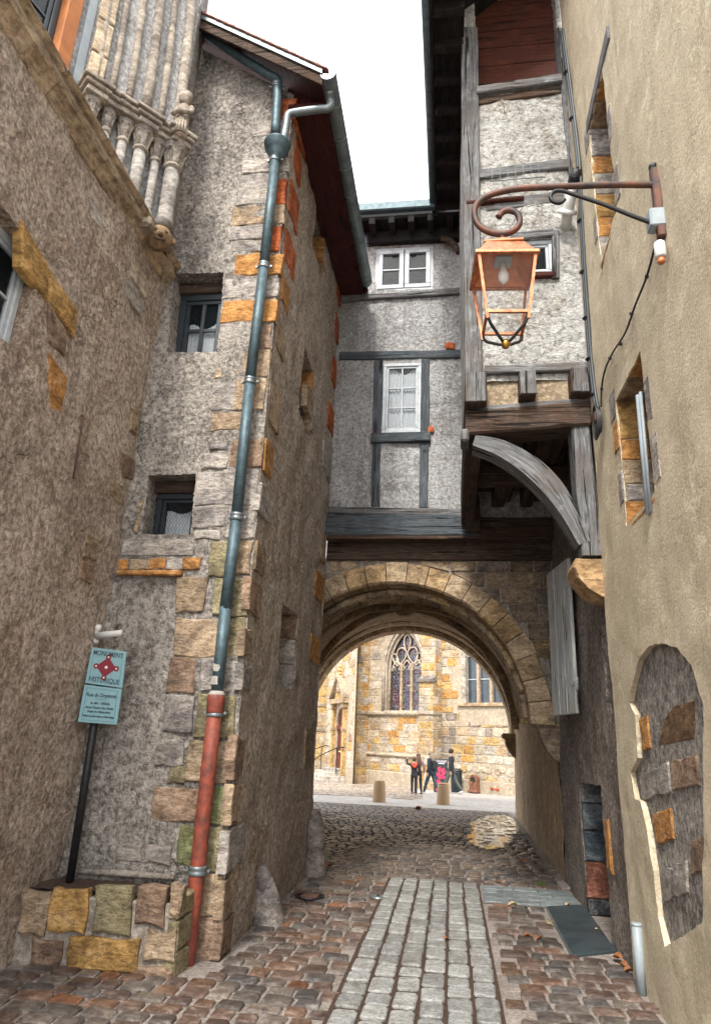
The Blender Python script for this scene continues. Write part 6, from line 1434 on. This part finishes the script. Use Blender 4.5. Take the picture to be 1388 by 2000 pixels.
me.materials.append(M['signwhite']); put(bpy.data.objects.new('lettering', me), AB)
for pts_ in ([(-.16, .95), (-.02, 1.02), (.05, .85), (-.08, .78)], [(0.0, .90), (.15, .98), (.2, .72), (.06, .66)], [(-.2, .72), (-.08, .80), (.08, .6), (-.05, .48)], [(-.2, .06), (-.02, .06), (.0, .44), (-.16, .5)], [(.06, .7), (.2, .62), (.16, .52), (.02, .56)]): mesh('printed_shape', [frX.pt(a, b, .002) for a, b in pts_], [(0, 1, 2, 3)], 'magenta', AB)
for k, (a, b, y_, h_) in enumerate(((.02, .2, .34, .03), (.02, .2, .28, .03), (.04, .2, .16, .05), (.04, .18, .09, .05), (-.1, .16, 1.12, .03))): mesh('printed_line', [frX.pt(p, q, .0025) for p, q in ((a, y_), (b, y_), (b, y_ + h_), (a, y_ + h_))], [(0, 1, 2, 3)], 'signwhite', AB)
mesh('back_leg', *fbox(frX, -sw / 2, 0, sw / 2, shh * .9, -.28, -.25, .01), 'ink', AB)
bn = on_ground(891, 1547.5); BN = thing('litter_bin', 'dark grey litter bin standing against the church wall behind the man', 'bin', tuple(bn)); mesh('body', *lathe_vf(bn, [(.22, 0), (.23, .03), (.25, .8), (.26, .85)], 20), 'navy', BN, smooth=True); mesh('lid', *lathe_vf(bn + Vector((0, 0, .85)), [(.27, 0), (.27, .04), (.2, .10), (.05, .12)], 20), 'navy', BN, smooth=True)
nf = frH2.uv(932, 1548); NB = thing('wall_fountain', 'small arched reddish-brown cast fountain box at the foot of the church wall', 'fountain', tuple(frH2.pt(nf[0], nf[1], .2)))
pr_ = [(a * .8, b * .85) for a, b in [(-.24, 0), (.24, 0), (.24, .62)] + [(.24 * math.cos(t), .62 + .24 * math.sin(t)) for t in [math.pi * i / 8 for i in range(1, 8)]] + [(-.24, .62)]]
n = len(pr_); V = [frH2.pt(nf[0] + a, nf[1] + b, .1) for a, b in pr_] + [frH2.pt(nf[0] + a, nf[1] + b, .34) for a, b in pr_]
M['foun'] = plain('reddish_cast', (.24, .10, .055, 1), .7, 0, .5, 8)
mesh('body', V, [(i, (i + 1) % n, n + (i + 1) % n, n + i) for i in range(n)] + [tuple(range(n, 2 * n))], 'foun', NB); mesh('niche', *lathe_vf(frH2.pt(nf[0], nf[1] + .53, .335), [(.12, 0), (.12, .015), (.09, .02)], 16, frH2.n), 'dark', NB); mesh('basin', *fbox(frH2, nf[0] - .23, nf[1] + .0, nf[0] + .23, nf[1] + .10, .1, .46, .03), 'foun', NB); mesh('tap', *tube_vf([frH2.pt(nf[0], nf[1] + .45, .34), frH2.pt(nf[0], nf[1] + .44, .42), frH2.pt(nf[0], nf[1] + .38, .43)], .02, 8), 'brass', NB, smooth=True)
for px, py in ((962, 1541), (972, 1542)):
    a = frH2.uv(px, py); v, f = stone_vf(frH2, [(a[0] + .12 * math.cos(t), a[1] + .06 * math.sin(t)) for t in [i * .785 for i in range(8)]], .07, .05, .02, .02); mesh('brick', v, f, 'stone', CH, color=(.42, .08, .03))
rd_ = frH2.off(.87); 
# ================================================================== people
def skin_obj(name, verts, edges, radii, mat, parent, sub=2):
    me = bpy.data.meshes.new(name); me.from_pydata([tuple(v) for v in verts], edges, []); me.update(); me.materials.append(mat)
    o = bpy.data.objects.new(name, me); put(o, parent)
    md = o.modifiers.new('Skin', 'SKIN'); md.use_smooth_shade = True; md.branch_smoothing = .6
    for i, r in enumerate(radii):
        me.skin_vertices[0].data[i].radius = (r, r) if not isinstance(r, tuple) else r
    me.skin_vertices[0].data[0].use_root = True
    s = o.modifiers.new('Sub', 'SUBSURF'); s.levels = sub; s.render_levels = sub
    return o
def cloth(name, c): return plain(name, (*c, 1), .85, 0, .35, 18)
SKIN = cloth('skin', (.50, .30, .22))
def person(label, px, py, h, yaw, legs, arms, colors, hair_long, back_twist=0, hood=None, bag=None, group='people walking past the church'):
    """legs/arms: ((swing, bend), (swing, bend)) in degrees, left then right; forward is +y before yaw"""
    b = on_ground(px, py); k = h / 1.75; R3 = Matrix.Rotation(yaw, 3, 'Z')
    root = thing('person', label, 'person', tuple(b), group)
    J = {}; J['pel'] = Vector((0, 0, .95)); J['spi'] = Vector((0, .01, 1.12)); J['che'] = Vector((0, .0, 1.34)); J['nek'] = Vector((0, .0, 1.49)); J['hd0'] = Vector((0, .015, 1.57)); J['hd1'] = Vector((0, .02, 1.66)); J['hd2'] = Vector((0, .01, 1.73))
    low = 0
    for s, nm, (sw_, kn) in ((-1, 'L', legs[0]), (1, 'R', legs[1])):
        a = math.radians(sw_); c = math.radians(sw_ - kn); hp = Vector((s * .095, 0, .91)); kn_ = hp + Vector((s * .005, .43 * math.sin(a), -.43 * math.cos(a))); an = kn_ + Vector((0, .41 * math.sin(c), -.41 * math.cos(c)))
        heel = math.radians(max(-40, min(10, (sw_ - kn) * .5))); J['hip' + nm], J['kne' + nm], J['ank' + nm] = hp, kn_, an; J['toe' + nm] = an + Vector((s * .02, .17 * math.cos(heel), -.05 + .17 * math.sin(heel)))
        low = min(low, an.z - .07) if low else an.z - .07
    for s, nm, (sw_, el, out) in ((-1, 'L', arms[0]), (1, 'R', arms[1])):
        a, c = math.radians(sw_), math.radians(sw_ + el); sh = Vector((s * .19, 0, 1.42)); e = sh + Vector((s * out * .3, .28 * math.sin(a), -.28 * math.cos(a))); wr = e + Vector((-s * out * .05, .25 * math.sin(c), -.25 * math.cos(c))); d = (wr - e).normalized()
        J['sho' + nm], J['elb' + nm], J['wri' + nm], J['han' + nm] = sh, e, wr, wr + d * .09
    low = min(J['ankL'].z, J['ankR'].z) - .075
    T_ = lambda v: b + R3 @ ((v - Vector((0, 0, low))) * k)
    def sk(name, names, edges, rad, mat, parent, sub=2): return skin_obj(name, [T_(J[n]) for n in names], edges, [tuple(x * k for x in r) if isinstance(r, tuple) else r * k for r in rad], mat, parent, sub)
    nm = ['pel', 'spi', 'che', 'nek', 'hd0', 'hd1', 'hd2'] + [a + s for s in 'LR' for a in ('sho', 'elb', 'wri', 'han')] + [a + s for s in 'LR' for a in ('hip', 'kne', 'ank', 'toe')]
    ix = {n: i for i, n in enumerate(nm)}
    E_ = [('pel', 'spi'), ('spi', 'che'), ('che', 'nek'), ('nek', 'hd0'), ('hd0', 'hd1'), ('hd1', 'hd2')]
    for s in 'LR': E_ += [('che', 'sho' + s), ('sho' + s, 'elb' + s), ('elb' + s, 'wri' + s), ('wri' + s, 'han' + s), ('pel', 'hip' + s), ('hip' + s, 'kne' + s), ('kne' + s, 'ank' + s), ('ank' + s, 'toe' + s)]
    rad = {'pel': .11, 'spi': .10, 'che': .12, 'nek': .055, 'hd0': .07, 'hd1': (.078, .095), 'hd2': .055, 'sho': .06, 'elb': .04, 'wri': .028, 'han': .03, 'hip': .08, 'kne': .052, 'ank': .036, 'toe': .03}
    body = sk('body', nm, [(ix[a], ix[c]) for a, c in E_], [rad[n] if n in rad else rad[n[:3]] for n in nm], SKIN, root)
    for s, sg_ in (('L', -1), ('R', 1)):                     # five fingers each, rooted in the palm
        w0, h0 = J['wri' + s], J['han' + s]; d = (h0 - w0).normalized(); sd_ = Vector((0, 1, 0)) - d * d.y; sd_ = sd_.normalized() if sd_.length > .1 else Vector((1, 0, 0)); inn = d.cross(sd_)
        A = Acc()
        for f_, ln in ((-1.5, .055), (-.5, .072), (.5, .078), (1.5, .068)):
            q = h0 + sd_ * f_ * .016; A.add(*tube_vf([T_(q - d * .02), T_(q + d * ln * .55), T_(q + d * ln * .9 + inn * .02)], [.009 * k, .0085 * k, .007 * k], 6))
        q = h0 - d * .05 + sd_ * .028; A.add(*tube_vf([T_(q), T_(q + sd_ * .03 + d * .03), T_(q + sd_ * .035 + d * .06)], [.010 * k, .0095 * k, .008 * k], 6))
        A.obj('fingers', SKIN, body, smooth=True)
    hd = T_(J['hd1']); fw = R3 @ Vector((0, 1, 0)); rg = R3 @ Vector((1, 0, 0))
    mesh('nose', *tube_vf([hd + fw * .085 * k + Vector((0, 0, .01)), hd + fw * .112 * k - Vector((0, 0, .02 * k))], [.008 * k, .015 * k], 6), SKIN, body, smooth=True)
    for s in (-1, 1): mesh('ear', *lathe_vf(hd + rg * s * .085 * k, [(.012 * k, -.008), (.026 * k, 0), (.014 * k, .01)], 8, rg), SKIN, body, smooth=True); mesh('eye', *lathe_vf(hd + fw * .085 * k + rg * s * .032 * k + Vector((0, 0, .012 * k)), [(.009 * k, -.004), (.008 * k, .004)], 8, fw), 'dark', body)
    mesh('mouth', *tube_vf([hd + fw * .088 * k - rg * .024 * k - Vector((0, 0, .05 * k)), hd + fw * .094 * k - Vector((0, 0, .052 * k)), hd + fw * .088 * k + rg * .024 * k - Vector((0, 0, .05 * k))], .006 * k, 5), cloth('lips', (.35, .13, .11)), body)
    jk, tr, shc, hc = colors
    J['hem'] = Vector((0, 0, .90)); jn = ['spi', 'che', 'nek', 'pel', 'hem'] + [a + s for s in 'LR' for a in ('sho', 'elb', 'wri')]; ij = {n: i for i, n in enumerate(jn)}
    sk('jacket', jn, [(ij[a], ij[c]) for a, c in [('spi', 'che'), ('che', 'nek'), ('spi', 'pel'), ('pel', 'hem')] + [p for s in 'LR' for p in (('che', 'sho' + s), ('sho' + s, 'elb' + s), ('elb' + s, 'wri' + s))]],
       [{'spi': (.165, .125), 'che': (.175, .135), 'nek': .075, 'pel': (.168, .135), 'hem': (.165, .135), 'sho': .082, 'elb': .064, 'wri': .05}[n if n in ('spi', 'che', 'nek', 'pel', 'hem') else n[:3]] for n in jn], cloth('jacket_cloth', jk), root)
    tn = ['pel'] + [a + s for s in 'LR' for a in ('hip', 'kne', 'ank')]; it = {n: i for i, n in enumerate(tn)}
    sk('trousers', tn, [(it[a], it[c]) for s in 'LR' for a, c in (('pel', 'hip' + s), ('hip' + s, 'kne' + s), ('kne' + s, 'ank' + s))], [{'pel': (.14, .12), 'hip': .10, 'kne': .072, 'ank': .056}[n if n == 'pel' else n[:3]] for n in tn], cloth('trouser_cloth', tr), root)
    for s in 'LR':
        a, t = J['ank' + s], J['toe' + s]; skin_obj('shoe', [T_(a + Vector((0, -.04, -.035))), T_(a + Vector((0, .03, -.035))), T_(t + Vector((0, .02, .0)))], [(0, 1), (1, 2)], [.048 * k, .05 * k, .036 * k], cloth('shoe_leather', shc), root, 1)
    H_ = lambda c, pr, ax=(0, 0, 1): lathe_vf(c, pr, 14, ax)
    hm = cloth('hair', hc); hob = mesh('hair', *H_(T_(J['hd1']) - fw * .018 * k + Vector((0, 0, .0)), [(.085 * k, -.06 * k), (.102 * k, 0), (.10 * k, .05 * k), (.075 * k, .088 * k), (.02 * k, .105 * k)]), hm, root, smooth=True)
    if hair_long: mesh('hair_length', *tube_vf([T_(J['hd1']) - fw * .05 * k, T_(J['nek']) - fw * .08 * k, T_(J['che']) - fw * .135 * k + Vector((0, 0, .02)), T_(J['che']) - fw * .14 * k - Vector((0, 0, hair_long * k))], [.09 * k, .10 * k, .085 * k, .03 * k], 10), hm, hob, smooth=True)
    if hood: mesh('hood', *tube_vf(spline([T_(J['nek']) - fw * .04 * k + rg * .11 * k, T_(J['che']) - fw * .15 * k + rg * .07 * k + Vector((0, 0, .05 * k)), T_(J['che']) - fw * .17 * k - Vector((0, 0, .02)), T_(J['che']) - fw * .15 * k - rg * .07 * k + Vector((0, 0, .05 * k)), T_(J['nek']) - fw * .04 * k - rg * .11 * k], 4), .055 * k, 8), cloth('hood_lining', hood), root, smooth=True)
    if bag: mesh('backpack', *[(lambda vf: vf)(hexa([T_(Vector(p)) for p in ((-.12, -.13, 1.02), (.12, -.13, 1.02), (.12, -.27, 1.02), (-.12, -.27, 1.02), (-.11, -.13, 1.40), (.11, -.13, 1.40), (.10, -.24, 1.38), (-.10, -.24, 1.38))], .03 * k))][0], cloth('bag_cloth', bag), root)
    return root
NV = (.012, .018, .026)
person('man in dark navy jacket and grey-green trousers striding past the litter bin', 881, 1551, 1.80, math.radians(68), ((24, 6), (-24, 14)), ((-14, 12, .2), (16, 18, .2)), (NV, (.075, .085, .075), (.62, .6, .58), (.03, .022, .018)), 0)
person('woman in dark jacket and blue jeans with backpack walking beside the restaurant board', 841, 1552, 1.66, math.radians(58), ((22, 4), (-20, 16)), ((-10, 20, .2), (14, 30, .2)), (NV, (.03, .05, .075), (.68, .68, .66), (.20, .16, .12)), .1, bag=(.012, .016, .022))
person('woman with long brown hair and pinkish jacket walking close beside the child', 816, 1551, 1.50, math.radians(20), ((8, 3), (-8, 8)), ((4, 10, .2), (-6, 15, .3)), ((.30, .17, .17), (.015, .016, .02), (.05, .02, .02), (.085, .042, .022)), .42)
person('child in black coat with red hood raising the left arm', 808, 1552, 1.34, math.radians(8), ((6, 2), (-6, 6)), ((100, 55, .55), (4, 12, .3)), ((.012, .013, .016), (.014, .015, .02), (.06, .02, .02), (.05, .028, .016)), 0, hood=(.62, .06, .02))
